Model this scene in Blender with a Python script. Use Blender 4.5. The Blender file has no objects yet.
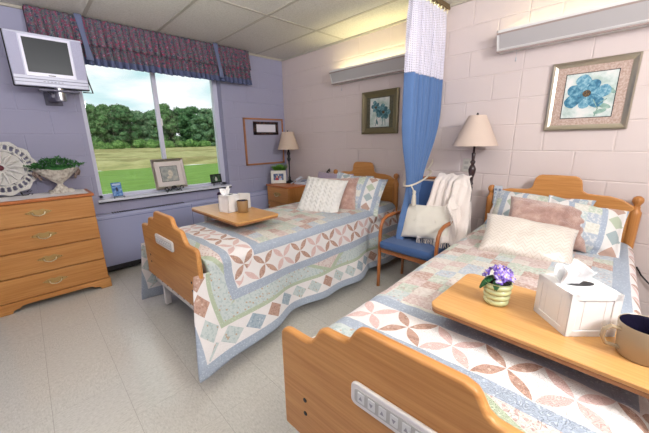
import bpy, bmesh, math, random
from mathutils import Vector, Matrix, noise
R = math.radians
sc = bpy.context.scene
col = sc.collection

# ------------------------------------------------------------------ camera
yaw, pit, rol = 0.769584, 0.247513, -0.017619
fw = Vector((math.sin(yaw)*math.cos(pit), math.cos(yaw)*math.cos(pit), -math.sin(pit)))
r0 = Vector((math.cos(yaw), -math.sin(yaw), 0)); u0 = r0.cross(fw)
rt = math.cos(rol)*r0 + math.sin(rol)*u0; up = -math.sin(rol)*r0 + math.cos(rol)*u0
cam = bpy.data.objects.new('camera', bpy.data.cameras.new('camera')); col.objects.link(cam)
cam.matrix_world = Matrix(((rt.x, up.x, -fw.x, -2.8811), (rt.y, up.y, -fw.y, -3.7955), (rt.z, up.z, -fw.z, 1.3301), (0, 0, 0, 1)))
cam.data.sensor_width = 36; cam.data.lens = 303.04/649*36; cam.data.clip_start = .02; cam.data.clip_end = 1000
sc.camera = cam
sc.view_settings.view_transform = 'Standard'; sc.view_settings.look = 'None'
sc.view_settings.gamma = 1; sc.view_settings.exposure = 0.0; sc.view_settings.use_curve_mapping = False

# ------------------------------------------------------------------ node helper
class S:
    def __init__(s, nt, k): s.nt = nt; s.k = k
    def m(s, op, *a):
        n = s.nt.nodes.new('ShaderNodeMath'); n.operation = op
        for i, v in enumerate((s,)+a):
            if isinstance(v, S): s.nt.links.new(v.k, n.inputs[i])
            else: n.inputs[i].default_value = v
        return S(s.nt, n.outputs[0])
    def __add__(s, o): return s.m('ADD', o)
    __radd__ = __add__
    def __mul__(s, o): return s.m('MULTIPLY', o)
    __rmul__ = __mul__
    def __sub__(s, o): return s.m('SUBTRACT', o)
    def __rsub__(s, o): return (s*-1)+o
    def __truediv__(s, o): return s.m('DIVIDE', o)
    def __lt__(s, o): return s.m('LESS_THAN', o)
    def __gt__(s, o): return s.m('GREATER_THAN', o)
    def abs(s): return s.m('ABSOLUTE')
    def fract(s): return s.m('FRACT')
    def floor(s): return s.m('FLOOR')
    def sin(s): return s.m('SINE')
    def min(s, o): return s.m('MINIMUM', o)
    def max(s, o): return s.m('MAXIMUM', o)
def hexc(h):
    v = [int(h[i:i+2], 16)/255 for i in (0, 2, 4)]
    return tuple(c/12.92 if c <= .04045 else ((c+.055)/1.055)**2.4 for c in v)+(1,)
class Mat:
    def __init__(s, name, color='808080', rough=.6, metal=0, spec=.5, **kw):
        s.m = bpy.data.materials.new(name); s.m.use_nodes = True; s.nt = s.m.node_tree
        s.b = s.nt.nodes['Principled BSDF']
        s.b.inputs['Base Color'].default_value = hexc(color); s.b.inputs['Roughness'].default_value = rough
        s.b.inputs['Metallic'].default_value = metal; s.b.inputs['Specular IOR Level'].default_value = spec
        for k, v in kw.items(): s.b.inputs[k.replace('_', ' ')].default_value = v
    def coords(s, kind='Object'):
        n = s.nt.nodes.new('ShaderNodeTexCoord'); return n.outputs[kind]
    def xyz(s, kind='Object'):
        n = s.nt.nodes.new('ShaderNodeSeparateXYZ'); s.nt.links.new(s.coords(kind), n.inputs[0])
        return [S(s.nt, n.outputs[i]) for i in range(3)]
    def vec(s, x, y, z=0):
        n = s.nt.nodes.new('ShaderNodeCombineXYZ')
        for i, v in enumerate((x, y, z)):
            if isinstance(v, S): s.nt.links.new(v.k, n.inputs[i])
            else: n.inputs[i].default_value = v
        return n.outputs[0]
    def noise(s, v, scale, detail=3, rough=.5, colr=False):
        n = s.nt.nodes.new('ShaderNodeTexNoise'); s.nt.links.new(v, n.inputs['Vector'])
        n.inputs['Scale'].default_value = scale; n.inputs['Detail'].default_value = detail; n.inputs['Roughness'].default_value = rough
        return S(s.nt, n.outputs[1 if colr else 0])
    def voro(s, v, scale, out='Distance', feature='F1'):
        n = s.nt.nodes.new('ShaderNodeTexVoronoi'); n.feature = feature; s.nt.links.new(v, n.inputs['Vector'])
        n.inputs['Scale'].default_value = scale
        return S(s.nt, n.outputs[out])
    def white(s, v):
        n = s.nt.nodes.new('ShaderNodeTexWhiteNoise'); n.noise_dimensions = '3D'; s.nt.links.new(v, n.inputs[0])
        return S(s.nt, n.outputs[0])
    def mix(s, f, a, b):
        n = s.nt.nodes.new('ShaderNodeMix'); n.data_type = 'RGBA'
        for i, v in ((0, f), (6, a), (7, b)):
            if isinstance(v, S): s.nt.links.new(v.k, n.inputs[i])
            elif isinstance(v, str): n.inputs[i].default_value = hexc(v)
            else: n.inputs[i].default_value = v
        return S(s.nt, n.outputs[2])
    def ramp(s, f, stops, const=False):
        n = s.nt.nodes.new('ShaderNodeValToRGB'); e = n.color_ramp.elements
        if const: n.color_ramp.interpolation = 'CONSTANT'
        for i, (p, c) in enumerate(stops):
            el = e[i] if i < 2 else e.new(p)
            el.position = p; el.color = hexc(c)
        s.nt.links.new(f.k, n.inputs[0]); return S(s.nt, n.outputs[0])
    def set(s, name, v): s.nt.links.new(v.k, s.b.inputs[name]); return s
    def bump(s, h, strength=.3, dist=.01):
        n = s.nt.nodes.new('ShaderNodeBump'); n.inputs['Strength'].default_value = strength; n.inputs['Distance'].default_value = dist
        s.nt.links.new(h.k, n.inputs['Height']); s.nt.links.new(n.outputs[0], s.b.inputs['Normal']); return s

# ------------------------------------------------------------------ world, sun, area lights
w = bpy.data.worlds.new('sky'); sc.world = w; w.use_nodes = True
nt = w.node_tree; bg = nt.nodes['Background']
tc = nt.nodes.new('ShaderNodeTexCoord')
mp = nt.nodes.new('ShaderNodeMapping'); mp.inputs['Scale'].default_value = (1, 1, 3.0); nt.links.new(tc.outputs['Generated'], mp.inputs[0])
nz = nt.nodes.new('ShaderNodeTexNoise'); nz.inputs['Scale'].default_value = 2.6; nz.inputs['Detail'].default_value = 6; nt.links.new(mp.outputs[0], nz.inputs['Vector'])
cr = nt.nodes.new('ShaderNodeValToRGB'); nt.links.new(nz.outputs[0], cr.inputs[0])
cr.color_ramp.elements[0].position = .36; cr.color_ramp.elements[0].color = hexc('A9DADF')
cr.color_ramp.elements[1].position = .50; cr.color_ramp.elements[1].color = hexc('F4FAFB')
nt.links.new(cr.outputs[0], bg.inputs[0]); bg.inputs[1].default_value = 1.15
def lamp(name, kind, loc, energy, color=(1, 1, 1), target=None, **kw):
    d = bpy.data.lights.new(name, kind); d.energy = energy; d.color = color
    for k, v in kw.items(): setattr(d, k, v)
    o = bpy.data.objects.new(name, d); o.location = loc; col.objects.link(o)
    if target is not None: o.rotation_euler = (Vector(target)-Vector(loc)).to_track_quat('-Z', 'Y').to_euler()
    return o
lamp('sun', 'SUN', (0, 0, 30), 1.6, (1, .96, .9), target=(12, 20, 0), angle=R(4))
lamp('bounce_light_main', 'AREA', (-2.5, -4.4, 1.75), 55, (.98, .985, 1), target=(-2.1, -3.9, 3), shape='RECTANGLE', size=1.3, size_y=1.0)
lamp('bounce_light_centre', 'AREA', (-2.95, -2.45, 1.85), 46, (.98, .985, 1), target=(-2.9, -2.2, 3), shape='RECTANGLE', size=.8, size_y=.8)
lamp('key_light', 'AREA', (-1.9, -5.0, 2.1), 44, (.98, .985, 1), target=(-1.5, -2.6, .8), shape='RECTANGLE', size=.5, size_y=.4)  # unseen key light right of the camera, standing in for a flash

# ------------------------------------------------------------------ mesh helper
class MB:
    def __init__(s): s.v = []; s.f = []; s.uv = {}
    def add(s, vs, fs, M=None):
        n = len(s.v)
        s.v += [tuple(M @ Vector(p)) if M is not None else tuple(p) for p in vs]
        s.f += [tuple(i+n for i in f) for f in fs]; return s
    def box(s, x0, x1, y0, y1, z0, z1, M=None):
        return s.add([(x, y, z) for x in (x0, x1) for y in (y0, y1) for z in (z0, z1)],
                     [(0, 1, 3, 2), (4, 6, 7, 5), (0, 4, 5, 1), (2, 3, 7, 6), (0, 2, 6, 4), (1, 5, 7, 3)], M)
    def lathe(s, prof, n=24, c=(0, 0, 0), M=None, cap=True):
        vs = []; fs = []
        for r, z in prof:
            for i in range(n):
                a = 2*math.pi*i/n; vs.append((c[0]+r*math.cos(a), c[1]+r*math.sin(a), c[2]+z))
        for j in range(len(prof)-1):
            for i in range(n):
                k = (i+1) % n; fs.append((j*n+i, j*n+k, (j+1)*n+k, (j+1)*n+i))
        if cap:
            fs.append(tuple(reversed(range(n)))); fs.append(tuple((len(prof)-1)*n+i for i in range(n)))
        return s.add(vs, fs, M)
    def tube(s, pts, r, n=10, M=None, flat=None, closed=False):
        pts = [Vector(p) for p in pts]; vs = []; fs = []; m = len(pts)
        up_ = None
        for i, p in enumerate(pts):
            a = pts[i-1] if (i > 0 or closed) else p; b = pts[(i+1) % m] if (i < m-1 or closed) else p
            t = (b-a).normalized()
            if up_ is None: up_ = t.orthogonal().normalized() if flat is None else Vector(flat)
            x = t.cross(up_).normalized(); y = x.cross(t).normalized()
            if flat is None: up_ = y
            rr = r[i] if isinstance(r, (list, tuple)) and not isinstance(r, tuple) else r
            ra, rb = (rr if isinstance(rr, tuple) else (rr, rr))
            for k in range(n):
                q = 2*math.pi*k/n; vs.append(p+x*ra*math.cos(q)+y*rb*math.sin(q))
        for j in range(m if closed else m-1):
            for k in range(n):
                l = (k+1) % n; jj = (j+1) % m
                fs.append((j*n+k, j*n+l, jj*n+l, jj*n+k))
        if not closed: fs.append(tuple(reversed(range(n)))); fs.append(tuple((m-1)*n+k for k in range(n)))
        return s.add(vs, fs, M)
    def prism(s, out, d0, d1, plane='xz', M=None):
        n = len(out); P = {'xz': lambda a, b, d: (a, d, b), 'yz': lambda a, b, d: (d, a, b), 'xy': lambda a, b, d: (a, b, d)}[plane]
        vs = [P(a, b, d0) for a, b in out]+[P(a, b, d1) for a, b in out]
        fs = [tuple(range(n)), tuple(reversed(range(n, 2*n)))]+[(i, i+n, (i+1) % n+n, (i+1) % n) for i in range(n)]
        return s.add(vs, fs, M)
    def grid(s, nu, nv, fn, M=None, skip=None):
        vs = [fn(i/(nu-1), j/(nv-1)) for j in range(nv) for i in range(nu)]
        fs = [(j*nu+i, j*nu+i+1, (j+1)*nu+i+1, (j+1)*nu+i) for j in range(nv-1) for i in range(nu-1) if not (skip and skip(i/(nu-1), j/(nv-1)))]
        return s.add(vs, fs, M)
    def ball(s, c, r, n=12, sc_=(1, 1, 1), M=None):
        k = n//2; prof = [(max(1e-4, r*math.sin(math.pi*i/k)), -r*math.cos(math.pi*i/k)) for i in range(k+1)]
        T = Matrix.Translation(c) @ Matrix.Diagonal((*sc_, 1))
        return s.lathe(prof, n, M=(M @ T) if M is not None else T)
    def build(s, name, mat, parent=None, smooth=True, bevel=0, seg=2, solid=0, sub=0, loc=None, angle=40):
        me = bpy.data.meshes.new(name); me.from_pydata(s.v, [], s.f); me.update()
        bm = bmesh.new(); bm.from_mesh(me)
        bmesh.ops.recalc_face_normals(bm, faces=bm.faces)
        if smooth:
            for f in bm.faces: f.smooth = True
            for e in bm.edges:
                if len(e.link_faces) == 2 and e.calc_face_angle(0) > R(angle): e.smooth = False
        bm.to_mesh(me); bm.free()
        if s.uv:
            uvl = me.uv_layers.new(name='UVMap')
            for l in me.loops: uvl.data[l.index].uv = s.uv[l.vertex_index]
        me.materials.append(mat.m if isinstance(mat, Mat) else mat)
        o = bpy.data.objects.new(name, me); col.objects.link(o)
        if parent is not None: o.parent = parent
        if loc: o.location = loc
        if solid:
            md = o.modifiers.new('s', 'SOLIDIFY'); md.thickness = solid; md.offset = 0
        if bevel:
            md = o.modifiers.new('b', 'BEVEL'); md.width = bevel; md.segments = seg; md.limit_method = 'ANGLE'; md.angle_limit = R(35)
            md.harden_normals = False
        if sub:
            md = o.modifiers.new('u', 'SUBSURF'); md.levels = sub; md.render_levels = sub
        return o
def tag(o, label=None, cat=None, group=None, kind=None):
    if label: o['label'] = label
    if cat: o['category'] = cat
    if group: o['group'] = group
    if kind: o['kind'] = kind
    return o
def empty(name, loc, rz=0, label=None, cat=None, group=None):
    o = bpy.data.objects.new(name, None); col.objects.link(o); o.location = loc; o.rotation_euler = (0, 0, rz)
    o.empty_display_size = .1
    return tag(o, label, cat, group)
def copy_tree(o, parent=None):
    c = o.copy(); col.objects.link(c); c.parent = parent
    for ch in list(o.children): copy_tree(ch, c)
    return c
def box(name, x0, x1, y0, y1, z0, z1, mat, parent=None, bevel=0, **k):
    return MB().box(x0, x1, y0, y1, z0, z1).build(name, mat, parent, bevel=bevel, **k)
def rot(ax, ay, az): return Matrix.Rotation(az, 4, 'Z') @ Matrix.Rotation(ay, 4, 'Y') @ Matrix.Rotation(ax, 4, 'X')
def smoothstep(a, b, x):
    t = max(0, min(1, (x-a)/(b-a))); return t*t*(3-2*t)
rnd = random.Random(7)

# ------------------------------------------------------------------ materials
def wood(name, c1, c2, axis='x', rough=.38, scale=1.0):
    m = Mat(name, rough=rough, spec=.45)
    x, y, z = m.xyz()
    k = {'x': (4, 110, 110), 'y': (110, 4, 110), 'z': (110, 110, 4)}[axis]
    v = m.vec(x*k[0]*scale, y*k[1]*scale, z*k[2]*scale)
    n1 = m.noise(v, 1.0, 4, .6)
    k2 = {'x': (.8, 5, 5), 'y': (5, .8, 5), 'z': (5, 5, .8)}[axis]
    n2 = m.noise(m.vec(x*k2[0]*scale, y*k2[1]*scale, z*k2[2]*scale), 1.0, 2)
    band = ((n2*22).sin()*.5+.5)
    f = n1*.85+band*.16-.0
    c = m.ramp(f, [(.25, c1), (.75, c2)])
    m.set('Base Color', c); m.bump(n1, .04, .002); return m
oakx = wood('oak_x', 'B4753A', 'D2995A', 'x'); oaky = wood('oak_y', 'B4753A', 'D2995A', 'y'); oakz = wood('oak_z', 'AA6C35', 'CB8D50', 'z')
table_wood = wood('table_laminate', 'C08A4C', 'D6A56A', 'y', .3)
chair_wood = wood('chair_wood', '9C5C30', 'B57142', 'z', .3)
def blockwall(name, c1, along, joint=None):
    m = Mat(name, c1, .75, spec=.3)
    x, y, z = m.xyz()
    a = x if along == 'x' else y
    row = (z/.2032).floor(); odd = (row/2).fract() > .25
    u = (a/.4064)+odd*.5
    fu = u.fract(); du = (fu.min(1-fu))*.4064
    fz = (z/.2032).fract(); dz = fz.min(1-fz)*.2032
    d = du.min(dz)
    h = (d/.0075).min(1.0)
    if joint: h = h*(((a-joint).abs())/.007).min(1.0)
    n = m.noise(m.vec(x, y, z), 140, 4, .7)
    n3 = m.noise(m.vec(x, y, z), 5, 2)
    base = hexc(c1); dark = tuple(min(1, v*1.06) for v in base[:3])+(1,)
    c = m.mix(h, dark, base)
    c2 = m.mix(n3*.35, c, tuple(v*.93 for v in base[:3])+(1,))
    m.set('Base Color', c2)
    m.bump(h*1.0+n*.08, .8, .004); return m
M_pink = blockwall('painted_block_pink', 'D8C9C5', 'y', -3.048)
M_purple = blockwall('painted_block_purple', 'A4A3BB', 'x')
M_plainwall = blockwall('painted_block_plain', 'D3C4C2', 'x')
M_floor = Mat('vinyl_tile', 'C8C5BC', .10, spec=.5)
x, y, z = M_floor.xyz()
fx = ((x+2.71+.3048*20)/.3048).fract(); fy = ((y+20*.3048+.1)/.3048).fract()
dd = (fx.min(1-fx)).min(fy.min(1-fy)+.0015)*.3048
cell = M_floor.white(M_floor.vec(((x+2.71+.3048*20)/.3048).floor(), ((y+20*.3048+.1)/.3048).floor()))
sel = cell > .5
sx = sel*x+(1-sel)*y; sy = sel*y+(1-sel)*x
chips = M_floor.noise(M_floor.vec(sx*150, sy*60, cell*30), 1.0, 3, .65)
c = M_floor.ramp(chips, [(.32, 'B9B6AF'), (.45, 'C6C3BB'), (.62, 'CECBC4'), (.75, 'D8D5CE')])
M_floor.set('Base Color', M_floor.mix((dd < .0011)*.45, c, '6F685C'))
M_floor.set('Roughness', M_floor.noise(M_floor.vec(x, y, z), 3, 3)*.07+.07)
M_floor.bump(M_floor.noise(M_floor.vec(x, y, z), 30, 2), .015, .01)
M_ceil = Mat('acoustic_tile', 'CFCABF', .9, spec=.1)
x, y, z = M_ceil.xyz(); vv = M_ceil.vec(x, y, z)
pn = M_ceil.noise(vv, 75, 4, .7)
M_ceil.set('Base Color', M_ceil.ramp(pn, [(.3, 'C6C1B6'), (.5, 'D8D4CA'), (.7, 'E0DCD4')])); M_ceil.bump(pn, .5, .004)
M_grid = Mat('ceiling_grid', 'B5AEA0', .5)
M_white = Mat('white_paint', 'E9E7E6', .45)
M_frame = Mat('window_frame_paint', 'D3D3E4', .4)
M_heater = Mat('heater_enamel', 'A2A6C6', .35)
M_black = Mat('black_iron', '17141A', .4, spec=.5)
M_dark = Mat('dark_rubber', '2A2A2D', .6)
M_steel = Mat('steel', 'B9B9BC', .3, 1.0)
M_brass = Mat('antique_brass', 'B99B66', .38, .75)
M_brasslight = Mat('worn_silver_brass', 'D9CBAA', .3, .8)

def fabric(name, colr, rough=.85, scale=500, amt=.12, sheen=.2, strength=.25):
    m = Mat(name, colr, rough, spec=.2); m.b.inputs['Sheen Weight'].default_value = sheen
    v = m.coords(); n = m.noise(v, scale, 2)
    b = hexc(colr)
    m.set('Base Color', m.mix(n, tuple(q*(1-amt) for q in b[:3])+(1,), tuple(min(1, q*(1+amt)) for q in b[:3])+(1,)))
    m.bump(n, strength, .002); return m

# quilt --------------------------------------------------------------
def quilt_mat(name):
    m = Mat(name, 'E0E0E0', .9, spec=.15); m.b.inputs['Sheen Weight'].default_value = .15
    a, b, _ = m.xyz('UV')            # a: metres across from quilt centre, b: metres from foot hem
    W = 1.0
    aa = a.abs(); d = (W-aa).min(b)
    side = (W-aa) < b
    s = side*b+(1-side)*(a+5)         # coordinate that runs along the border
    vec = m.vec(a, b)
    fl = m.noise(vec, 60, 2); fl2 = m.voro(vec, 55)
    def calico(base, spot, spot2, t=.018):
        q = m.mix((fl > .55), base, spot); return m.mix((m.voro(vec, 38) < .22), q, spot2)
    blue = m.mix((m.voro(vec, 90) < .3), 'A6B0C0', 'BDC5D0')
    aqua = calico('C8D0CE', 'B6C3C2', 'BDA892')
    green = m.mix((m.voro(vec, 80) < .3), 'B4BFA6', 'C4CDB8')
    pinkf = m.mix((m.voro(vec, 70) < .35), 'DDD0CB', 'C6AAA4')
    white = m.mix(m.noise(vec, 25, 2), 'EFEAE8', 'E6E0DF')
    brown = calico('C09C8C', 'AE897A', 'D2B9AA')
    rose = m.mix((m.voro(vec, 85) < .3), 'DABAB5', 'E3CCC7')
    dblue = calico('A6B4BF', '95A5B2', 'BFC8CF')
    # rings
    P = .17; t = (d-.34)/P; p = (s/.165).fract(); q = t
    xx = (p-.5).abs(); yy = (q-.5).abs(); g = xx+yy; hh = (xx-yy).abs()
    petal = hh < ((g*math.pi).sin()*.17-.008)
    idx = ((s/.165).floor()/2).fract() > .25
    par = ((p-.5)*(q-.5)) > 0
    tone = ((idx*1.0-par*0.0).abs()) > .5
    ring = m.mix(petal, white, m.mix(tone, rose, brown))
    # diamonds
    D = .14; tp = ((d-.05)/.12-.5).abs(); sp = ((s/D).fract()-.5).abs()
    dia = (tp+sp) < .46
    r3 = m.white(m.vec((s/D).floor(), side*3.0, 1.5))
    dcol = m.mix(r3 > .36, brown, m.mix(r3 > .72, dblue, aqua))
    diam = m.mix(dia, white, dcol)
    # aqua band with pink triangles and green chevrons
    T = 1.05; tri = ((s/T+.42).fract()-.5).abs()*T; edge = tri - (d-.18)*1.8
    band = m.mix(edge < 0.0, aqua, pinkf)
    band = m.mix((edge.abs()) < .030, band, green)
    # centre patchwork
    C = .085; ci = (a/C+100).floor(); cj = (b/C+100).floor()
    wn = m.white(m.vec(ci, cj, 2)); wn2 = m.white(m.vec(ci, cj, 7))
    patch = m.ramp(wn, [(0, 'D3BDB8'), (.16, 'C2CABC'), (.34, 'D6D3C8'), (.50, 'B9C2CC'), (.66, 'DDD2CA'), (.80, 'BF9E92'), (.87, 'C4CECC')], True)
    patch = m.mix((fl > .52)*.35, patch, 'EDE6E0'); patch = m.mix((m.voro(vec, 45) < .25)*.6, patch, 'BC9C92')
    c = patch
    for lim, cc in ((.575, blue), (.51, ring), (.34, blue), (.285, band), (.195, green), (.17, diam), (.05, blue)):
        c = m.mix(d < lim, c, cc)
    m.set('Base Color', c)
    # quilting stitches: stippled puff + seams
    st = m.noise(vec, 42, 1); st = (st*26).sin().abs()
    cell = ((a/C).fract()-.5).abs().max(((b/C).fract()-.5).abs())
    seam = (cell > .47)*(d > .575)
    h = st.min(.5)*.9 - seam*.5 - ((tp+sp-.46).abs() < .02)*.3*(d < .175)
    m.bump(h, .8, .008)
    return m
M_quilt = quilt_mat('patchwork_quilt')
def sham_mat():
    m = Mat('patchwork_sham', 'E0E0E0', .9, spec=.15)
    a, b, _ = m.xyz('UV'); vec = m.vec(a, b)
    aa = a.abs(); fl = m.noise(vec, 60, 2)
    blue = m.mix((m.voro(vec, 90) < .3), 'A6B0C0', 'BDC5D0')
    D = .105; tp = (aa-.15).abs()/.10; sp = ((b/D).fract()-.5).abs(); dia = (tp+sp) < .46
    r3 = m.white(m.vec((b/D).floor(), (a > 0)*3.0, .5))
    dc = m.ramp(r3, [(0, 'BC9E90'), (.4, 'A3B0B2'), (.75, 'B5BEAA')], True)
    wh = m.mix(dia, 'DFDBD8', dc)
    C = .07; wn = m.white(m.vec((a/C).floor(), (b/C).floor(), 4))
    patch = m.ramp(wn, [(0, 'AFB8C4'), (.3, 'BCC6B6'), (.5, 'D2D0C6'), (.7, 'C4B4B0'), (.85, 'B9C5C6')], True)
    patch = m.mix((fl > .52)*.5, patch, 'E6E2DC')
    c = patch
    c = m.mix(aa > .07, c, blue); c = m.mix(aa > .10, c, wh); c = m.mix(aa > .20, c, blue); c = m.mix(aa > .235, c, patch); c = m.mix(aa > .30, c, blue)
    m.set('Base Color', c); st = (m.noise(vec, 42, 1)*26).sin().abs(); m.bump(st.min(.5), .5, .005); return m
M_sham = sham_mat()

# ================================================================== STRUCTURE
H = 2.443; X0 = -3.75; Y0 = -5.6
tag(box('floor', X0-.1, .1, Y0-.1, .1, -.08, 0, M_floor, smooth=False), kind='structure')
tag(box('ceiling', X0-.1, .1, Y0-.1, .25, H, H+.1, M_ceil, smooth=False), kind='structure')
g = MB()
for yy in (-1.2024-1.2192*k for k in range(4)): g.box(X0, 0, yy-.0125, yy+.0125, H-.004, H+.002)
for xx in (-.438-.6096*k for k in range(6)): g.box(xx-.0125, xx+.0125, Y0, 0, H-.0045, H+.002)
g.box(X0, 0, -.02, 0, H-.02, H); g.box(-.02, 0, Y0, 0, H-.02, H)
tag(g.build('trim_1', M_grid, smooth=False), kind='structure')
WX0, WX1, WZ0, WZ1 = -2.40, -.965, .77, 2.20
g = MB(); g.box(X0-.1, WX0, 0, .2, 0, H); g.box(WX1, .1, 0, .2, 0, H); g.box(WX0, WX1, 0, .2, 0, WZ0); g.box(WX0, WX1, 0, .2, WZ1, H)
tag(g.build('wall_back', M_purple, smooth=False), kind='structure')
tag(box('wall_right', 0, .15, Y0-.1, 0, 0, H, M_pink, smooth=False), kind='structure')
tag(box('wall_left', X0-.15, X0, Y0-.1, 0, 0, H, M_purple, smooth=False), kind='structure')
tag(box('wall_front', X0, 0, Y0-.15, Y0, 0, H, M_plainwall, smooth=False), kind='structure')
tag(box('baseboard_right', -.012, 0, Y0, 0, 0, .10, Mat('vinyl_cove_base', '8A8590', .5)), kind='structure')
# window
win = empty('window_1', (0, 0, 0)); tag(win, kind='structure')
g = MB(); gy0, gy1 = .105, .17
g.box(WX0, WX0+.045, gy0, gy1, WZ0, WZ1); g.box(WX1-.06, WX1, gy0, gy1, WZ0, WZ1); g.box(WX0, WX1, gy0, gy1, WZ0, WZ0+.035); g.box(WX0, WX1, gy0, gy1, WZ1-.05, WZ1)
g.build('window_frame', M_frame, win, bevel=.003)
g = MB(); g.box(-1.715, -1.672, .11, .155, WZ0+.03, WZ1-.04); g.build('mullion', M_frame, win, bevel=.004)
g = MB(); g.box(-1.685, -1.665, .095, .11, 1.52, 1.60).build('window_latch', M_white, win, bevel=.003)
Mg = bpy.data.materials.new('window_glass'); Mg.use_nodes = True; n_ = Mg.node_tree
for q in list(n_.nodes): n_.nodes.remove(q)
o_ = n_.nodes.new('ShaderNodeOutputMaterial'); tr = n_.nodes.new('ShaderNodeBsdfTransparent'); gl = n_.nodes.new('ShaderNodeBsdfGlossy'); gl.inputs['Roughness'].default_value = .01
mx = n_.nodes.new('ShaderNodeMixShader'); fr = n_.nodes.new('ShaderNodeFresnel'); fr.inputs[0].default_value = 1.3
n_.links.new(fr.outputs[0], mx.inputs[0]); n_.links.new(tr.outputs[0], mx.inputs[1]); n_.links.new(gl.outputs[0], mx.inputs[2]); n_.links.new(mx.outputs[0], o_.inputs[0])
box('pane', WX0+.03, WX1-.03, .13, .134, WZ0+.02, WZ1-.03, Mg, win, smooth=False)
box('window_sill', WX0-.02, WX1+.01, -.03, .11, WZ0-.025, WZ0+.002, Mat('sill_laminate', 'D9DCE6', .2), win, bevel=.003)
box('sill_edge', WX0-.02, WX1+.01, -.033, -.028, WZ0-.034, WZ0-.020, M_black, win)

# ================================================================== OUTSIDE
GZ = -.42
mg = Mat('mown_lawn', '7DBB4A', .9, spec=.1); v = mg.coords(); n = mg.noise(v, .5, 6, .7)
x, y, z = mg.xyz(); nn = mg.noise(mg.vec(x*.6, y*3), 1, 5, .7)
mg.set('Base Color', mg.ramp(nn, [(.3, '5A7A36'), (.5, '6C8E42'), (.7, '83A354')]))
g = MB(); g.add([(-30, .3, GZ), (90, .3, GZ), (90, 21, GZ), (-30, 21, GZ)], [(0, 1, 2, 3)]).build('lawn', mg, smooth=False)
tag(bpy.data.objects['lawn'], kind='structure')
mf = Mat('meadow_grass', 'A9A873', .95, spec=.05); x, y, z = mf.xyz(); nn = mf.noise(mf.vec(x*.5, y*.5, z*3), 1.2, 6, .7); big = mf.noise(mf.vec(x*.05, y*.12), 1, 3)
mf.set('Base Color', mf.mix(big > .52, mf.ramp(nn, [(.3, '83895A'), (.5, 'A09E6C'), (.7, 'B8B384')]), mf.ramp(nn, [(.3, '74784A'), (.5, '8C875A'), (.7, 'A89C70')])))
mf.bump(nn, .6, .3)
g = MB()
def meadow(u, v):
    yy = 21+v*v*150; xx = -60+u*300
    return (xx, yy, GZ + min(1, v*12)*.45 + .22*noise.noise((xx*.9, yy*.6, 0)) + .0035*max(0, yy-30))
g.grid(240, 60, meadow)
tag(g.build('meadow_ground', mf), 'tall straw coloured meadow grass beyond the mown lawn', 'meadow', kind='stuff')
def leafmat(name, a, b, c_):
    m = Mat(name, b, .9, spec=.1); v = m.coords(); n = m.noise(v, 1.6, 5, .75)
    m.set('Base Color', m.ramp(n, [(.35, a), (.5, b), (.66, c_)])); m.bump(n, 1.0, .5); return m
tmats = [leafmat('foliage_dark', '3A5A3C', '557F52', '80A374'), leafmat('foliage_mid', '42653E', '658F58', '93B47C'), leafmat('foliage_grey', '496A4E', '6A8F68', '98B48C')]
M_trunk = Mat('bark', '4A4036', .9)
def foliage_tree(i, x, y, h, wd, mat, label):
    root = empty('tree', (x, y, GZ+.3), 0, label, 'tree', 'trees along the far edge of the meadow')
    rr = random.Random(i*13+5); crown = MB(); cl = []
    for k in range(110):
        t = rr.random()**.85; zz = h*(.07+.85*t); rad = wd*(.5*math.sqrt(max(.08, 1-(1.75*t-.62)**2*.75)))
        ang = rr.random()*6.28; d = rad*math.sqrt(rr.random())*.9
        c = Vector((d*math.cos(ang), d*math.sin(ang), zz)); r = wd*rr.uniform(.06, .125); cl.append((c, r))
        bm = bmesh.new(); bmesh.ops.create_icosphere(bm, subdivisions=1, radius=r)
        vs = []
        for vtx in bm.verts:
            nrm = vtx.co.normalized(); f = 1+.35*noise.noise(nrm*2.6+c)
            p = vtx.co*f; p.z *= .8; vs.append(c+p)
        crown.add(vs, [[vv.index for vv in f.verts] for f in bm.faces]); bm.free()
    vs = []; fs = []
    for k in range(7500):
        c, r = cl[rr.randrange(len(cl))]
        d = Vector((rr.gauss(0, 1), rr.gauss(0, 1), rr.gauss(0, 1)+.2)).normalized(); p = c+Vector((d.x, d.y, d.z*.8))*r*rr.uniform(.85, 1.3)
        a1 = Vector((rr.gauss(0, 1), rr.gauss(0, 1), rr.gauss(0, 1))).normalized(); a2 = a1.cross(d); s_ = rr.uniform(.16, .36)
        n0 = len(vs); vs += [p-a1*s_, p+a2*s_*.7, p+a1*s_, p-a2*s_*.7]; fs.append((n0, n0+1, n0+2, n0+3))
    crown.add(vs, fs)
    crown.build('crown', mat, root, smooth=False)
    MB().tube([(0, 0, -.6), (0, 0, h*.3), (.2, .1, h*.7)], [wd*.035, wd*.03, wd*.015]).build('trunk', M_trunk, root)
ordn = ['leftmost', 'second from the left', 'third from the left', 'fourth from the left', 'fifth from the left', 'sixth from the left', 'sixth from the right', 'fifth from the right', 'fourth from the right', 'third from the right', 'second from the right', 'rightmost']
hts = [11.0, 11.8, 10.6, 11.6, 10.8, 9.6, 9.8, 11.9, 10.9, 11.5, 10.2, 11.4]
for i in range(12):
    az = R(4.2+i*1.95+rnd.uniform(-.3, .3)); dist = 92+rnd.uniform(-4, 6)+(6 if i % 2 else 0)
    foliage_tree(i, -2.88+dist*math.sin(az), -3.8+dist*math.cos(az), hts[i], 8.2, tmats[(i*2+i//3) % 3], 'leafy green tree beyond the meadow, '+ordn[i]+' of the dozen')
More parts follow.
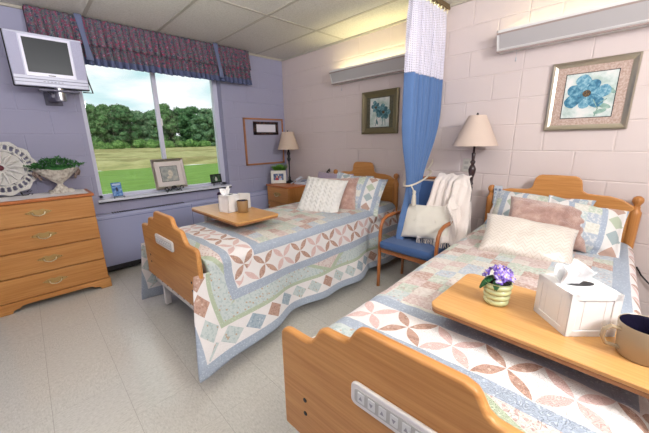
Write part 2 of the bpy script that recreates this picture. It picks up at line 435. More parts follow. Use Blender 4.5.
for i in range(8):
    az = R((-5.5, -3.2, -.6, 1.9, 28.2, 30.6, 33.2, 35.8)[i]); dist = 95+rnd.uniform(-4, 6)
    foliage_tree(20+i, -2.88+dist*math.sin(az), -3.8+dist*math.cos(az), 10+1.8*rnd.random(), 8.2, tmats[i % 3], 'leafy green tree past the '+('left' if i < 4 else 'right')+' end of the dozen, '+('fourth', 'third', 'second', 'first', 'first', 'second', 'third', 'fourth')[i]+' one out')
tb = leafmat('bush_leaf', '3C5A32', '66904C', '9ABB74')
ordb = ['leftmost', 'second from the left', 'third from the left', 'third from the right', 'second from the right', 'rightmost']
for i in range(6):
    az = R(7.3+i*3.1+rnd.uniform(-.5, .5)); dist = 84+rnd.uniform(-2, 2)
    o = MB(); x = -2.88+dist*math.sin(az); y = -3.8+dist*math.cos(az); cl = []
    for k in range(7):
        c = Vector((rnd.uniform(-1.9, 1.9), rnd.uniform(-1, 1), rnd.uniform(.2, 1.0))); r = rnd.uniform(.7, 1.2); cl.append((c, r))
        bm = bmesh.new(); bmesh.ops.create_icosphere(bm, subdivisions=2, radius=r)
        o.add([c+vv.co*(1+.4*noise.noise(vv.co*1.3+c*3)) for vv in bm.verts], [[vv.index for vv in f.verts] for f in bm.faces]); bm.free()
    for k in range(1400):
        c, r = cl[rnd.randrange(7)]; d = Vector((rnd.gauss(0, 1), rnd.gauss(0, 1), rnd.gauss(0, 1)+.3)).normalized(); p = c+d*r*rnd.uniform(.9, 1.25)
        a1 = Vector((rnd.gauss(0, 1), rnd.gauss(0, 1), rnd.gauss(0, 1))).normalized(); a2 = a1.cross(d); s_ = rnd.uniform(.08, .2)
        o.add([p-a1*s_, p+a2*s_, p+a1*s_], [(0, 1, 2)])
    ob = o.build('bush', tb, loc=(x, y, GZ+.5), smooth=False); tag(ob, 'low light green bush before the far trees, '+ordb[i]+' of the six', 'bush', 'bushes in front of the far tree line')

# ================================================================== WALL FIXTURES
# convector heater under the window
ht = empty('wall_heater', (-1.6, -.06, 0), 0, 'long lavender blue convector cover running low along the window wall', 'heater')
g = MB(); g.prism([(-.06, .09), (-.06, .61), (-.04, .632), (.058, .632), (.058, .09)], -.88, 1.2, 'yz').build('cover', M_heater, ht, smooth=False, bevel=.003)
g = MB()
for i in range(34): g.box(-.73+i*.0215, -.716+i*.0215, -.035, .035, .6325, .6345)
g.build('grille', M_dark, ht, smooth=False)
g = MB(); g.box(-.88, 1.2, -.0615, -.0595, .585, .589); g.box(.055, .059, -.0618, -.0595, .09, .61); g.build('panel_seam', Mat('seam', '5C608C', .5), ht, smooth=False)
g = MB(); g.box(-.88, 1.2, -.03, .055, .03, .09); g.build('kick_plate', M_dark, ht, smooth=False)

# television on its wall bracket
tv = empty('television', (-2.596, -.36, 1.972), R(1), 'small silver flat television with side speakers on a wall arm', 'television')
Tm = Matrix.Rotation(R(2), 4, 'X')
M_silver = Mat('silver_plastic', 'BFC0D2', .35, spec=.5); M_silver2 = Mat('speaker_cloth', 'A9A8C0', .6); x, y, z = M_silver2.xyz(); M_silver2.set('Base Color', M_silver2.mix((M_silver2.voro(M_silver2.coords(), 300) < .3), 'A9A8C0', '8F8EA8'))
g = MB(); g.box(-.23, .23, -.025, .02, -.19, .19, Tm).build('housing', M_silver, tv, bevel=.006)
g = MB(); g.box(-.237, .237, .008, .05, -.196, .196, Tm).build('back_shell', M_dark, tv, bevel=.006)
g = MB(); g.box(-.152, .152, -.031, -.02, -.118, .172, Tm).build('screen_bezel', Mat('bezel', 'D5D3E4', .3), tv, bevel=.002)
msn = Mat('screen', '2A2D31', .3, spec=.2); g = MB(); g.box(-.136, .136, -.033, -.029, -.09, .155, Tm).build('screen', msn, tv)
for sx in (-1, 1): g = MB(); g.box(sx*.192-.034, sx*.192+.034, -.0275, -.02, -.115, .178, Tm).build('speaker_grille', M_silver2, tv)
g = MB(); g.box(-.228, .228, -.0275, -.02, -.142, -.136, Tm); g.box(-.228, .228, -.029, -.02, -.165, -.161, Tm); g.build('control_strip', Mat('grey_trim', '77778C', .4), tv)
g = MB()
for i in range(6): g.box(-.06+i*.022, -.048+i*.022, -.03, -.02, -.156, -.150, Tm)
g.build('button', Mat('button_grey', '8F8FA0', .4), tv)
g = MB(); g.box(-.022, .022, -.0335, -.03, -.110, -.104, Tm).build('maker_badge', M_dark, tv)
g = MB(); g.lathe([(.0, -.29), (.034, -.29), (.036, -.28), (.036, -.225), (.03, -.22), (.03, -.18)], 20, (.03, .02, 0)).build('swivel', M_steel, tv)
g = MB(); g.box(-.03, .05, .02, .352, -.27, -.23); g.box(-.05, .07, .345, .353, -.30, -.18); g.box(-.10, .16, -.02, .06, -.222, -.208); g.build('bracket_arm', Mat('bracket_paint', '5C5A6C', .5), tv, bevel=.003)
g = MB(); g.tube([(.19, .04, -.205), (.262, .05, -.205), (.245, .06, -.1), (.225, .06, .06)], .006).build('bracket_strut', M_black, tv)
g = MB(); g.tube([(-.06, .03, -.2), (-.03, .0, -.245), (.0, .03, -.23)], .004).build('cable', M_dark, tv)

# valance
def valance():
    m = Mat('floral_valance', '6A4A60', .9, spec=.1); u, v, _ = m.xyz('UV'); vec = m.vec(u, v)
    vr = m.voro(vec, 42, 'Color'); n = m.noise(vec, 36, 3, .6); n2 = m.voro(vec, 60)
    c = m.ramp(n, [(.3, '434860'), (.42, '66706E'), (.5, '6E5468'), (.58, '96405A'), (.66, '9499AC')], True)
    c = m.mix((n2 < .19), c, 'B23A56'); c = m.mix(m.voro(vec, 75) < .18, c, '9DA2B0')
    c = m.mix(v < .062, c, m.mix(m.noise(vec, 120, 2), '49506E', '6A7292'))
    m.set('Base Color', c); m.bump(m.noise(vec, 200, 2), .2, .002); return m
vm = valance()
vroot = empty('window_valance', (-1.63, -.07, 2.03), 0, 'gathered dark floral valance with grey hem above the window', 'valance')
L0, L1 = -1.03, 1.02
def val(u, v, z0, z1, amp, ph, flare=.0, sag=0):
    s = L0+(L1-L0)*u; t = v
    fr_ = s*math.pi*2/.058+2.6*noise.noise((s*5, ph, 0))+.5*noise.noise((s*20, ph, t*2))
    w_ = math.sin(fr_); w_ = w_*abs(w_)**-.3 if abs(w_) > 1e-3 else 0
    a = amp*(1-.6*t)*(.75+.5*noise.noise((s*9, 3+ph, 0)))
    return (s+.006*math.cos(fr_)*(1-t), -.055-flare*(1-t)+a*w_, z0+(z1-z0)*v+(.008*math.sin(fr_)+.006*noise.noise((s*14, ph, 7)))*(1-t))
def valpart(name, z0, z1, amp, ph, flare, v0, v1):
    g = MB(); nu, nv = 760, 14
    g.grid(nu, nv, lambda u, v: val(u, v, z0, z1, amp, ph, flare))
    for j in range(nv):
        for i in range(nu): g.uv[j*nu+i] = (L0+(L1-L0)*i/(nu-1)*1.5, v0+(v1-v0)*j/(nv-1))
    return g.build(name, vm, vroot, solid=.003, angle=80)
valpart('lower_ruffle', .0, .19, .034, 1, .030, .0, .19)
valpart('upper_ruffle', .168, .40, .024, 5, .034, .30, .53)
m2 = fabric('valance_strip', '6B7290', .9)
for xs in (-.69, .56, .0):
    if xs == 0: continue
    g = MB(); g.grid(8, 12, lambda u, v, xs=xs: (xs+(u-.5)*.055*(1-.35*math.sin(v*math.pi))+.03*(1-v), -.105-.012*math.sin(v*math.pi*2)*.5-.03*(1-v), .03+.37*v)); g.build('hanging_tab', m2, vroot, solid=.006)
g = MB(); g.tube([(L0+.01, .06, .33), (L0+.01, -.035, .33), (L1-.01, -.035, .33), (L1-.01, .06, .33)], .008); g.build('rod', M_white, vroot)
for sx in (L0, L1):
    g = MB(); g.grid(6, 8, lambda u, v, sx=sx: (sx+.004*math.sin(u*9), -.06+.12*u, .02+.38*v)); nn_ = len(g.v)
    for i in range(nn_): g.uv[i] = (g.v[i][1]*1.5, g.v[i][2])
    g.build('return_panel', vm, vroot, solid=.003)

# cork board
cb = empty('pin_board', (-.372, 0, 1.32), 0, 'wood framed grey lavender pin board on the window wall by the corner', 'board')
mcb = Mat('board_cloth', 'A5A3B8', .9); mcb.set('Base Color', mcb.mix(mcb.noise(mcb.coords(), 180, 3), '9593AA', 'B0AEC2'))
box('board_panel', -.31, .31, -.012, -.001, -.30, .30, mcb, cb)
g = MB()
for a in ((-.325, .325, .295, .318), (-.325, .325, -.318, -.295), (-.325, -.302, -.318, .318), (.302, .325, -.318, .318)): g.box(a[0], a[1], -.022, -.001, a[2], a[3])
g.build('board_frame', wood('board_wood', '9C6440', 'B97F58', 'x'), cb, bevel=.002)
bs = empty('framed_sign', (-.352, -.02, 1.503), 0, 'wide black speckled frame with blank white insert on the pin board', 'picture frame')
g = MB(); 
for a in ((-.205, .205, .052, .088), (-.205, .205, -.088, -.052), (-.205, -.16, -.088, .088), (.16, .205, -.088, .088)): g.box(a[0], a[1], -.018, -.003, a[2], a[3])
msf = Mat('speckled_black', '241A1E', .5); msf.set('Base Color', msf.mix((msf.noise(msf.coords(), 45, 3) > .56), '1E171B', '5E3A34')); g.build('frame', msf, bs, bevel=.002)
box('insert', -.162, .162, -.010, -.003, -.055, .055, Mat('paper_white', 'E2E0EA', .8), bs)

# wall lights
def wall_light(y1, label, power):
    t = empty('wall_light', (0, y1, 2.03), 0, label, 'wall light', 'long metal wall lights over the beds')
    L = 1.22; mb_ = Mat('light_housing', 'DCD9D7', .4, 0); mt_ = Mat('light_lens_front', 'B0ABAB', .3, 0)
    prof = [(-.0, -.065), (-.10, -.065), (-.115, -.055), (-.15, .055), (-.15, .075), (0, .075)]
    g = MB(); 
    # open-topped housing: front slope, bottom, back
    sk = [(-.005, .07), (-.005, -.06), (-.10, -.062), (-.112, -.052), (-.150, .052), (-.150, .076), (-.143, .076), (-.143, .052), (-.106, -.046), (-.012, -.05), (-.012, .07)]
    g.prism([(a, b) for a, b in sk], -L, 0, 'xz').build('housing', mb_, t, smooth=False)
    for yy in (-L, -.006):
        g = MB(); g.add([(a, yy+d, b) for d in (0, .006) for a, b in prof], [(0, 1, 2, 3, 4, 5), (11, 10, 9, 8, 7, 6)]+[(i, (i+1) % 6, (i+1) % 6+6, i+6) for i in range(6)])
        g.build('end_cap', mb_, t, smooth=False)
    g = MB(); g.add([(-.152, -L+.02, .045), (-.152, -.02, .045), (-.1165, -.02, -.045), (-.1165, -L+.02, -.045)], [(0, 1, 2, 3)]).build('front_panel', mt_, t, smooth=False, solid=.003)
    g = MB(); g.box(-.155, -.149, -L, 0, .044, .056); g.box(-.118, -.096, -L, 0, -.070, -.062); g.build('trim_strip', Mat('light_trim', 'A08E88', .35, .3), t, smooth=False)
    me = Mat('tube_glow', 'FFF3C0', .5, Emission_Strength=power); me.b.inputs['Emission Color'].default_value = (1, .93, .50, 1)
    g = MB(); g.tube([(-.075, -L+.05, .02), (-.075, -.05, .02)], .013).build('fluorescent_tube', me, t)
    g = MB(); g.tube([(-.08, -.13, -.065), (-.08, -.13, -.12)], .0012); g.lathe([(.001, -.15), (.005, -.145), (.004, -.12), (.001, -.118)], 8, (-.08, -.13, 0)); g.build('pull_chain', M_steel, t)
    return t
wall_light(-1.10, 'metal uplight glowing yellow above the small framed picture, partly behind the curtain', 22)
wall_light(-2.885, 'metal uplight glowing faintly above the large framed flower picture', 9)

# framed pictures
def flower(parent, w, h, mats, blooms, leaves, stems, x=-.0):
    # petals of thin raised paint in the local yz plane; x is toward the room (negative)
    for (cy, cz, r, n, rot0) in blooms:
        q = MB()
        for k in range(n):
            a = rot0+2*math.pi*k/n; rr = r*(1+.16*math.sin(k*2.3)); pts = []
            for j in range(20):
                t = 2*math.pi*j/20; lx = .54*rr+.46*rr*math.cos(t); ly = .30*rr*math.sin(t)*(1.0+.35*math.cos(t))*(1+.08*math.sin(5*t))
                pts.append((cy+lx*math.cos(a)-ly*math.sin(a), cz+lx*math.sin(a)+ly*math.cos(a)))
            q.prism(pts, x-.0012*((k*3) % n)/n-.0015, x, 'yz')
        fo = q.build('flower', mats[0], parent, smooth=False); fo.data.materials.append(mats[0].m if len(mats) < 4 else mats[3].m)
        for pi, pg in enumerate(fo.data.polygons): pg.material_index = (pi//22) % 2
        q = MB(); q.prism([(cy+r*.20*math.cos(t*.7), cz+r*.20*math.sin(t*.7)) for t in range(9)], x-.006, x, 'yz')
        q.build('flower_centre', mats[1], fo, smooth=False)
    q = MB()
    for st in stems: q.tube([(x-.0005, a, b) for a, b in st], .0035, 6)
    for (cy, cz, r, a) in leaves:
        pts = [(cy+r*math.cos(t/12*6.283)*math.cos(a)-.4*r*math.sin(t/12*6.283)*math.sin(a), cz+r*math.cos(t/12*6.283)*math.sin(a)+.4*r*math.sin(t/12*6.283)*math.cos(a)) for t in range(12)]
        q.prism(pts, x-.0012, x, 'yz')
    q.build('stem', mats[2], parent, smooth=False)
def picture(name, cy, cz, w, h, fw_, fm, matm, label, inner, mats, blooms, leaves, stems, lip=None):
    t = empty(name, (0, cy, cz), 0, label, 'picture')
    W2, H2 = w/2, h/2; prof = [(-.004, 0), (-.028, 0), (-.034, .25), (-.024, .6), (-.018, 1), (-.004, 1)]
    g = MB(); vs = []; fs = []
    for (sy, sz) in ((-1, -1), (1, -1), (1, 1), (-1, 1)):
        for (dx, t_) in prof: vs.append((dx, sy*(W2-fw_*t_), sz*(H2-fw_*t_)))
    n = len(prof)
    for i in range(4):
        for j in range(n):
            a = i*n+j; b = i*n+(j+1) % n; c_ = ((i+1) % 4)*n+(j+1) % n; d_ = ((i+1) % 4)*n+j
            fs.append((a, b, c_, d_))
    g.add(vs, fs).build('frame', fm, t, smooth=False)
    box('mat_board', -.014, -.004, -W2+fw_, W2-fw_, -H2+fw_, H2-fw_, matm, t)
    iw, ih = inner
    if lip: box('inner_lip', -.0155, -.012, -iw-.005, iw+.005, -ih-.005, ih+.005, lip, t)
    pm = Mat('painting_ground', 'CFD6D3', .7); v = pm.coords(); nn = pm.noise(v, 14, 4, .6)
    pm.set('Base Color', pm.ramp(nn, [(.35, 'A9BDB6'), (.5, 'CDD6D2'), (.65, 'E1DFDC')]))
    box('painting', -.017, -.012, -iw, iw, -ih, ih, pm, t)
    flower(t, w, h, mats, blooms, leaves, stems, x=-.017)
    return t
def paint(name, a, b, c_, sc_=30):
    m = Mat(name, b, .6); m.set('Base Color', m.ramp(m.noise(m.coords(), sc_, 4, .6), [(.35, a), (.5, b), (.65, c_)])); return m
silverf = Mat('champagne_silver', 'C2BAA8', .28, .85); bronzef = Mat('bronze_frame', '7E7458', .4, .6)
matpink = paint('mottled_mat', 'A98D80', 'B9A094', 'C7B2A5', 90); matdark = paint('dark_mat', '4C4A3C', '5A5644', '6A6450', 60)
fl1 = [paint('petal_blue', '255F7E', '417F9B', '7DAEC0', 40), paint('petal_centre', '2A2320', '4A3A2A', '8A6A3C', 120), paint('leaf_paint', '6E9488', '87A79A', 'A3BDB0'), paint('petal_blue_light', '437F9C', '6BA0B6', '9CC0CC', 50)]
picture('framed_picture', -3.475, 1.598, .455, .46, .036, silverf, matpink, 'large silver framed blue flower print with pink mat above the right bed', (.135, .145), fl1,
        [(.01, .012, .115, 7, .35)], [(-.09, -.075, .04, .4), (-.075, -.11, .035, -.3), (-.115, .02, .03, .8)], [[(-.03, -.03), (-.06, -.09), (-.05, -.14)], [(-.06, -.06), (-.10, -.03)]], lip=M_dark)
fl2 = [paint('petal_teal', '1F4750', '396873', '6C96A0', 40), fl1[1], paint('stem_teal', '4A6E70', '628688', '7E9C9C'), paint('petal_teal_light', '2F5C68', '5A8A94', '8FB2B8', 50)]
picture('framed_picture', -1.728, 1.61, .475, .45, .062, bronzef, matdark, 'small bronze framed print of teal poppies above the left bed', (.125, .15), fl2,
        [(.045, .055, .065, 6, .2), (-.055, .0, .08, 7, .5)], [(.03, -.10, .03, 1.2)], [[(.04, .02), (.03, -.06), (.05, -.14)], [(-.05, -.05), (-.04, -.14)], [(-.07, -.04), (-.08, -.14)]])

# wall outlet and cords
op = empty('wall_outlet', (-.003, -2.70, 1.085), 0, 'cream outlet plate behind the floor lamp shade', 'outlet')
box('cover_plate', -.006, .003, -.035, .035, -.06, .06, Mat('outlet_cream', 'CFC9BF', .4), op, bevel=.003)
g = MB(); g.box(-.012, -.005, -.017, .017, .010, .035); g.box(-.012, -.005, -.017, .017, -.035, -.010); g.build('socket', Mat('socket_grey', 'B5B0A8', .4), op)
cd = MB(); cd.tube([(-.012, -3.90, .45), (-.02, -3.93, .40), (-.03, -4.0, .33), (-.025, -4.15, .31), (-.02, -4.4, .38)], .005)
tag(cd.build('power_cord', M_black), 'thin black cord looping against the pink wall beside the right headboard', 'cord')

# ================================================================== PRIVACY CURTAIN
tr_ = MB(); tr_.box(-3.0, -.005, -2.438, -2.412, 2.405, 2.438).build('curtain_track', Mat('bronze_track', '8E7A5A', .35, .7)); tag(bpy.data.objects['curtain_track'], 'brown metal curtain track fixed under the ceiling grid', 'curtain track')
cu = empty('privacy_curtain', (-.3, -2.40, 0), 0, 'blue privacy curtain with white mesh top gathered and tied back between the beds', 'curtain')
mblue = fabric('curtain_blue', '5B79A8', .8, 400, .06)
mmesh = bpy.data.materials.new('curtain_mesh'); mmesh.use_nodes = True; mm = Mat.__new__(Mat); mm.m = mmesh; mm.nt = mmesh.node_tree; mm.b = mm.nt.nodes['Principled BSDF']
mm.b.inputs['Base Color'].default_value = hexc('E9E5F4'); mm.b.inputs['Roughness'].default_value = .8
u, v, _ = mm.xyz('UV'); hol = (((u/.0125).fract()-.5).abs() < .30)*(((v/.0125).fract()-.5).abs() < .30)
mm.set('Alpha', 1-hol*.75)
def curt(u, v, z0, z1):
    z = z0+(z1-z0)*v
    # width profile: x from the wall outward
    tz = z/2.42
    tie = math.exp(-((z-.93)/.30)**2); low = smoothstep(.9, .3, z)
    lx = -.31-.045*(1-tz)*0 ; 
    left = -.29 + .0*tz + .10*tie - .03*low ; right = .28 - .10*tie - .16*smoothstep(1.6, .9, z)
    left -= .02*smoothstep(2.0, 1.2, z)*0
    s = left+(right-left)*u
    ph = u*2*math.pi*9+1.1*math.sin(z*1.7+u*5)+.8*noise.noise((u*5, z*.8, 0))
    a = .040*(1-.35*tie)*(.8+.4*noise.noise((u*7, z*.5, 4)))
    a *= 1-.35*smoothstep(2.2, 2.42, z)
    return (s+.012*math.cos(ph), a*math.sin(ph), z)
def cpart(name, z0, z1, mat, nv):
    g = MB(); nu = 330; g.grid(nu, nv, lambda u, v: curt(u, v, z0, z1))
    for j in range(nv):
        for i in range(nu): g.uv[j*nu+i] = (i/(nu-1)*1.9, (z0+(z1-z0)*j/(nv-1)))
    return g.build(name, mat, cu, angle=80, solid=.002)
cpart('blue_panel', .34, 1.84, mblue, 70)
cpart('mesh_panel', 1.838, 2.37, mmesh, 26)
cpart('top_hem', 2.355, 2.385, fabric('hem_white', 'E8E4F0'), 3)
g = MB()
for i in range(10): g = MB(); g.tube([(-.27+i*.06, -.02, 2.372), (-.27+i*.06, -.028, 2.40), (-.27+i*.06, -.02, 2.408)], .0025, 6); g.build('hook', M_brasslight, cu)
mrope = Mat('rope_cream', 'DDD3C2', .9); uu, vv_, zz = mrope.xyz(); mrope.bump(((uu+vv_+zz)*500).sin(), .6, .003)
tbk = empty('curtain_tieback', (-.35, -2.4, .98), 0, 'cream rope tieback with hanging tassel around the blue curtain', 'tieback')
g = MB(); ring = []
for k in range(25):
    a = 2*math.pi*k/25; ring.append((.02+.20*math.cos(a)+.0, .075*math.sin(a), .055*math.cos(a)))
g.tube(ring, .008, 8, closed=True); g.tube([(.2, -.0, .06), (.30, .01, .12), (.345, .03, .14)], .007); g.build('rope', mrope, tbk)
g = MB(); g.tube([(-.17, -.05, -.05), (-.19, -.085, -.09)], .006); g.lathe([(.002, -.08), (.012, -.085), (.016, -.10), (.012, -.115), (.016, -.125), (.022, -.20), (.020, -.215), (.001, -.217)], 14, (-.19, -.09, 0)); g.build('tassel', mrope, tbk)

# ================================================================== DRESSER
def bail_handle(parent, x, y, z, s=1.0):
    h = empty('handle', (x, y, z)); h.parent = parent
    g = MB(); out = []
    for t in range(48):
        a = t/48*6.283; rx = .062+.010*math.cos(a*2)+.004*math.cos(a*10); rz = .021+.005*math.cos(a*6)
        out.append((rx*math.cos(a)*s, rz*math.sin(a)*s+.002))
    g.prism(out, -.004, 0, 'xz')
    for sx in (-1, 1):
        g.ball((sx*.036*s, -.008, .004*s), .009*s, 10, (1, .9, 1)); g.ball((sx*.060*s, -.004, .002*s), .007*s, 8, (1.3, .6, .9))
    g.build('back_plate', M_brass, h)
    g = MB(); g.tube([(-.036*s, -.014, .004), (-.030*s, -.020, -.012*s), (-.012*s, -.022, -.020*s), (.012*s, -.022, -.020*s), (.030*s, -.020, -.012*s), (.036*s, -.014, .004)], .0036*s, 8)
    g.ball((0, -.022, -.021*s), .006*s, 8); g.build('bail', M_brasslight, h)
    return h
dr = empty('dresser', (-2.875, -.025, 0), 0, 'oak dresser with four drawers and a scalloped base left of the window', 'dresser')
box('carcass', -.368, .368, -.385, 0, .085, .88, oakz, dr, bevel=.002)
g = MB(); g.prism([(-.385, -.405), (.385, -.405), (.385, .002), (-.385, .002)], .88, .905, 'xy').build('top', wood('dresser_top', 'B5652F', 'C97A45', 'x'), dr, bevel=.006)
for i, (z0, z1) in enumerate(((.700, .880), (.497, .693), (.294, .490), (.095, .287))):
    d_ = empty('drawer', (0, -.39, 0)); d_.parent = dr
    box('drawer_front', -.368, .368, -.016, .004, z0, z1-.004, oakx, d_, bevel=.003)
    bail_handle(d_, 0, -.017, (z0+z1)/2+.005, 1.12)
out = [(-.38, 0)]
out += [(-.30, 0), (-.29, .02), (-.27, .028), (-.25, .03), (-.235, .045), (-.2, .05), (.2, .05), (.235, .045), (.25, .03), (.27, .028), (.29, .02), (.30, 0), (.38, 0), (.38, .09), (-.38, .09)]
g = MB(); g.prism(out, -.412, -.39, 'xz').build('base_skirt', oakx, dr, bevel=.002)
for sx in (.358, -.38): g = MB(); g.prism([(-.39, 0), (-.32, 0), (-.31, .04), (-.1, .04), (-.09, 0), (0, 0), (0, .09), (-.39, .09)], sx, sx+.022, 'yz'); g.build('side_skirt', oaky, dr, bevel=.002)
g = MB(); g.grid(44, 26, lambda u, v: (-.37+.72*u+.006*math.sin(v*40), -.385+.345*v+.005*math.sin(u*70), .0+.001*math.sin(u*30)))
tag(g.build('dresser_runner', fabric('runner_lace', 'E4DEDC', .9), loc=(-2.875, -.02, .9085), solid=.002), 'white lace runner laid along the top of the dresser', 'runner')
# lace plate on easel
ML = fabric('lace_white', 'D8D5D0', .9, 300, .25, strength=.8)
pl = empty('lace_plate', (-3.035, -.15, .912), 0, 'round openwork whitewashed plate with red centre on a wire stand', 'plate')
T = Matrix.Translation((0, .045, .235)) @ Matrix.Rotation(R(-14), 4, 'X') @ Matrix.Scale(1.38, 4)
g = MB()
def ringm(r0, r1, n=48, y=0, th=.006, wav=0):
    vs = []; fs = []
    for i in range(n):
        a = 2*math.pi*i/n; w_ = 1+wav*math.sin(a*12)
        for r_, d in ((r0, -th), (r1*w_, -th*.4), (r1*w_, th*.4), (r0, th)): vs.append((r_*math.cos(a), y+d, r_*math.sin(a)))
    for i in range(n):
        j = (i+1) % n
        for k in range(4): fs.append((i*4+k, i*4+(k+1) % 4, j*4+(k+1) % 4, j*4+k))
    g.add(vs, fs, T)
ringm(.0005, .105, wav=.03); ringm(.150, .165, wav=.04); ringm(.108, .114, wav=.04)
for i in range(30):
    a = 2*math.pi*i/30; c_ = Vector((.132*math.cos(a), 0, .132*math.sin(a)))
    g.tube([c_+Vector((.016*math.cos(t/10*6.283), 0, .019*math.sin(t/10*6.283))) for t in range(10)], .0042, 6, T, closed=True)
for i in range(14):
    a = 2*math.pi*i/14
    g.tube([(.03*math.cos(a), -.008, .03*math.sin(a)), (.06*math.cos(a+.1), -.014, .06*math.sin(a+.1)), (.10*math.cos(a), -.008, .10*math.sin(a))], [.006, .011, .004], 6, T)
g.build('lace_disc', ML, pl)
g = MB(); g.ball((0, -.012, 0), .017, 12, (1, .6, 1), T).build('centre_boss', Mat('dark_red', '6A2A34', .6), pl)
g = MB()
for sx in (-1, 1):
    g.tube([(sx*.09, .06, .002), (sx*.085, -.02, .004), (sx*.09, -.05, .012), (sx*.09, -.06, .03), (sx*.09, -.045, .035)], .0028, 6)
    g.tube([(sx*.085, .055, .004), (sx*.06, .05, .10), (sx*.02, .065, .15)], .0028, 6)
    g.tube([(sx*.12, -.03, .004), (sx*.14, -.035, .018), (sx*.155, -.03, .008), (sx*.145, -.025, .002)], .0026, 6)
    g.tube([(sx*.085, -.02, .004), (sx*.13, -.03, .006)], .0028, 6); g.tube([(sx*.12, -.02, .03), (sx*.14, -.02, .045), (sx*.155, -.02, .036), (sx*.14, -.02, .028), (sx*.10, -.02, .03)], .0026, 6)
g.tube([(-.09, .0, .004), (.09, 0, .004)], .0028, 6); g.build('wire_stand', M_black, pl)
# urn planter
ur = empty('urn_planter', (-2.69, -.20, .912), R(4), 'weathered white boat shaped urn planter with clipped greenery on the dresser', 'planter')
mu = paint('weathered_white', '9A8E84', 'C9C2B6', 'D9D4CA', 40)
g = MB(); g.box(-.09, .09, -.05, .05, 0, .018)
prof = [(.062, .018), (.05, .03), (.026, .045), (.022, .055), (.03, .062), (.055, .075), (.085, .10), (.108, .125), (.122, .142), (.128, .146), (.126, .152), (.112, .150), (.09, .125)]
n0 = len(g.v); g.lathe([(r_, z_) for r_, z_ in prof], 32, cap=True)
for i in range(n0, len(g.v)):
    x, y, z = g.v[i]; kx = 1.0 if z < .06 else 1.0+.35*smoothstep(.06, .14, z); g.v[i] = (x*kx, y*(.75 if z > .06 else .85), z)
g.build('urn', mu, ur, bevel=.0)
for sx in (-1, 1):
    g = MB(); g.tube([(sx*.165, 0, .14), (sx*.175, 0, .125), (sx*.16, 0, .105), (sx*.135, 0, .108), (sx*.128, 0, .118)], .007, 8)
    for k in range(5): g.ball((sx*(.16-.008*k), 0, .128-.009*k), .012, 8, (1, .7, 1))
    g.build('side_scroll', paint('dark_relief', '4A3630', '6E5A52', '8E7E74', 60), ur)
for o_ in ur.children: o_.scale = (.92, 1, 1.42)
mgn = paint('boxwood', '1C4A26', '2F6B34', '57924C', 60)
g = MB(); rr = random.Random(3)
def leaf(g, p, d, n, s, w_=.45):
    d = Vector(d).normalized(); n = Vector(n); sd = d.cross(n); sd = sd.normalized() if sd.length > 1e-3 else d.orthogonal().normalized(); nn = sd.cross(d)
    p = Vector(p); g.add([p, p+d*s*.45+sd*s*w_*.5+nn*s*.05, p+d*s, p+d*s*.45-sd*s*w_*.5+nn*s*.05, p+d*s*.5-nn*s*.08], [(0, 1, 4), (1, 2, 4), (2, 3, 4), (3, 0, 4)])
for k in range(650):
    a = rr.random()*6.283; q = math.sqrt(rr.random()); px, py = q*.165*math.cos(a), q*.085*math.sin(a)
    hh = .155+.070*(1-q*q)+.02*noise.noise((px*25, py*25, 0))+rr.uniform(-.015, .018)
    if q > .9: hh -= .005
    leaf(g, (px, py, hh), (rr.uniform(-1, 1)+px*6, rr.uniform(-1, 1)+py*6, rr.uniform(.0, 1.2)), (rr.uniform(-1, 1), rr.uniform(-1, 1), 1), rr.uniform(.016, .028), .6)
for k in range(36):
    a = rr.random()*6.283; cx_, cy_ = .16*math.cos(a), .08*math.sin(a); sx = 1 if math.cos(a) > 0 else -1
    L_ = rr.uniform(.03, .06)
    g.tube([(cx_*.6, cy_*.6, .155), (cx_*1.05, cy_, .168), (cx_+L_*math.cos(a), cy_+L_*.6*math.sin(a), .162+rr.uniform(-.008, .03))], .0015, 5)
    for j in range(5): leaf(g, (cx_+L_*math.cos(a)*j/4, cy_+L_*.6*math.sin(a)*j/4, .166+.003*j), (rr.uniform(-1, 1), rr.uniform(-1, 1), rr.uniform(0, 1)), (0, 0, 1), .02, .6)
g.lathe([(.001, .10), (.10, .14), (.11, .150), (.07, .175), (.001, .185)], 20)
g.v = [(a, b, c_+.066) for a, b, c_ in g.v]
g.build('foliage', mgn, ur, smooth=False)

# ================================================================== SILL ITEMS
def easel(parent, w, h, mat):
    g = MB()
    for sx in (-1, 1):
        g.tube([(sx*w, -.030, .0), (sx*w*.9, -.022, .012), (sx*w*.85, .0, .02), (sx*w*.5, .02, h)], .0025, 6)
        g.tube([(sx*w, -.030, .0), (sx*w*1.12, -.028, .008), (sx*w*1.05, -.022, .018), (sx*w*.92, -.02, .014)], .0022, 6)
    g.tube([(0, .055, .0), (0, .02, h)], .0025, 6); g.tube([(-w*.85, 0, .018), (w*.85, 0, .018)], .0025, 6); g.tube([(-w*.5, .02, h), (w*.5, .02, h)], .0025, 6)
    g.build('easel', mat, parent)
SZ = .7725
p1 = empty('framed_drawing', (-1.69, .0, SZ), R(6), 'pale framed vignette picture on a black scrolled easel on the sill', 'picture frame')
T = Matrix.Translation((0, 0, .035)) @ Matrix.Rotation(R(-10), 4, 'X'); wv, hv = .18, .172
g = MB(); pr_ = [(.004, 0), (-.016, 0), (-.024, .3), (-.010, 1), (.004, 1)]; vs = []; fs = []
for (sx, sz) in ((-1, 0), (1, 0), (1, 1), (-1, 1)):
    for dy, t_ in pr_: vs.append((sx*(wv-.028*t_), dy, (.028*t_ if sz == 0 else 2*hv-.028*t_)))
for a in range(4):
    for b in range(5): fs.append((a*5+b, a*5+(b+1) % 5, ((a+1) % 4)*5+(b+1) % 5, ((a+1) % 4)*5+b))
g.add(vs, fs, T); g.build('frame', Mat('champagne_frame', 'CFC3B6', .28, .85), p1, smooth=False)
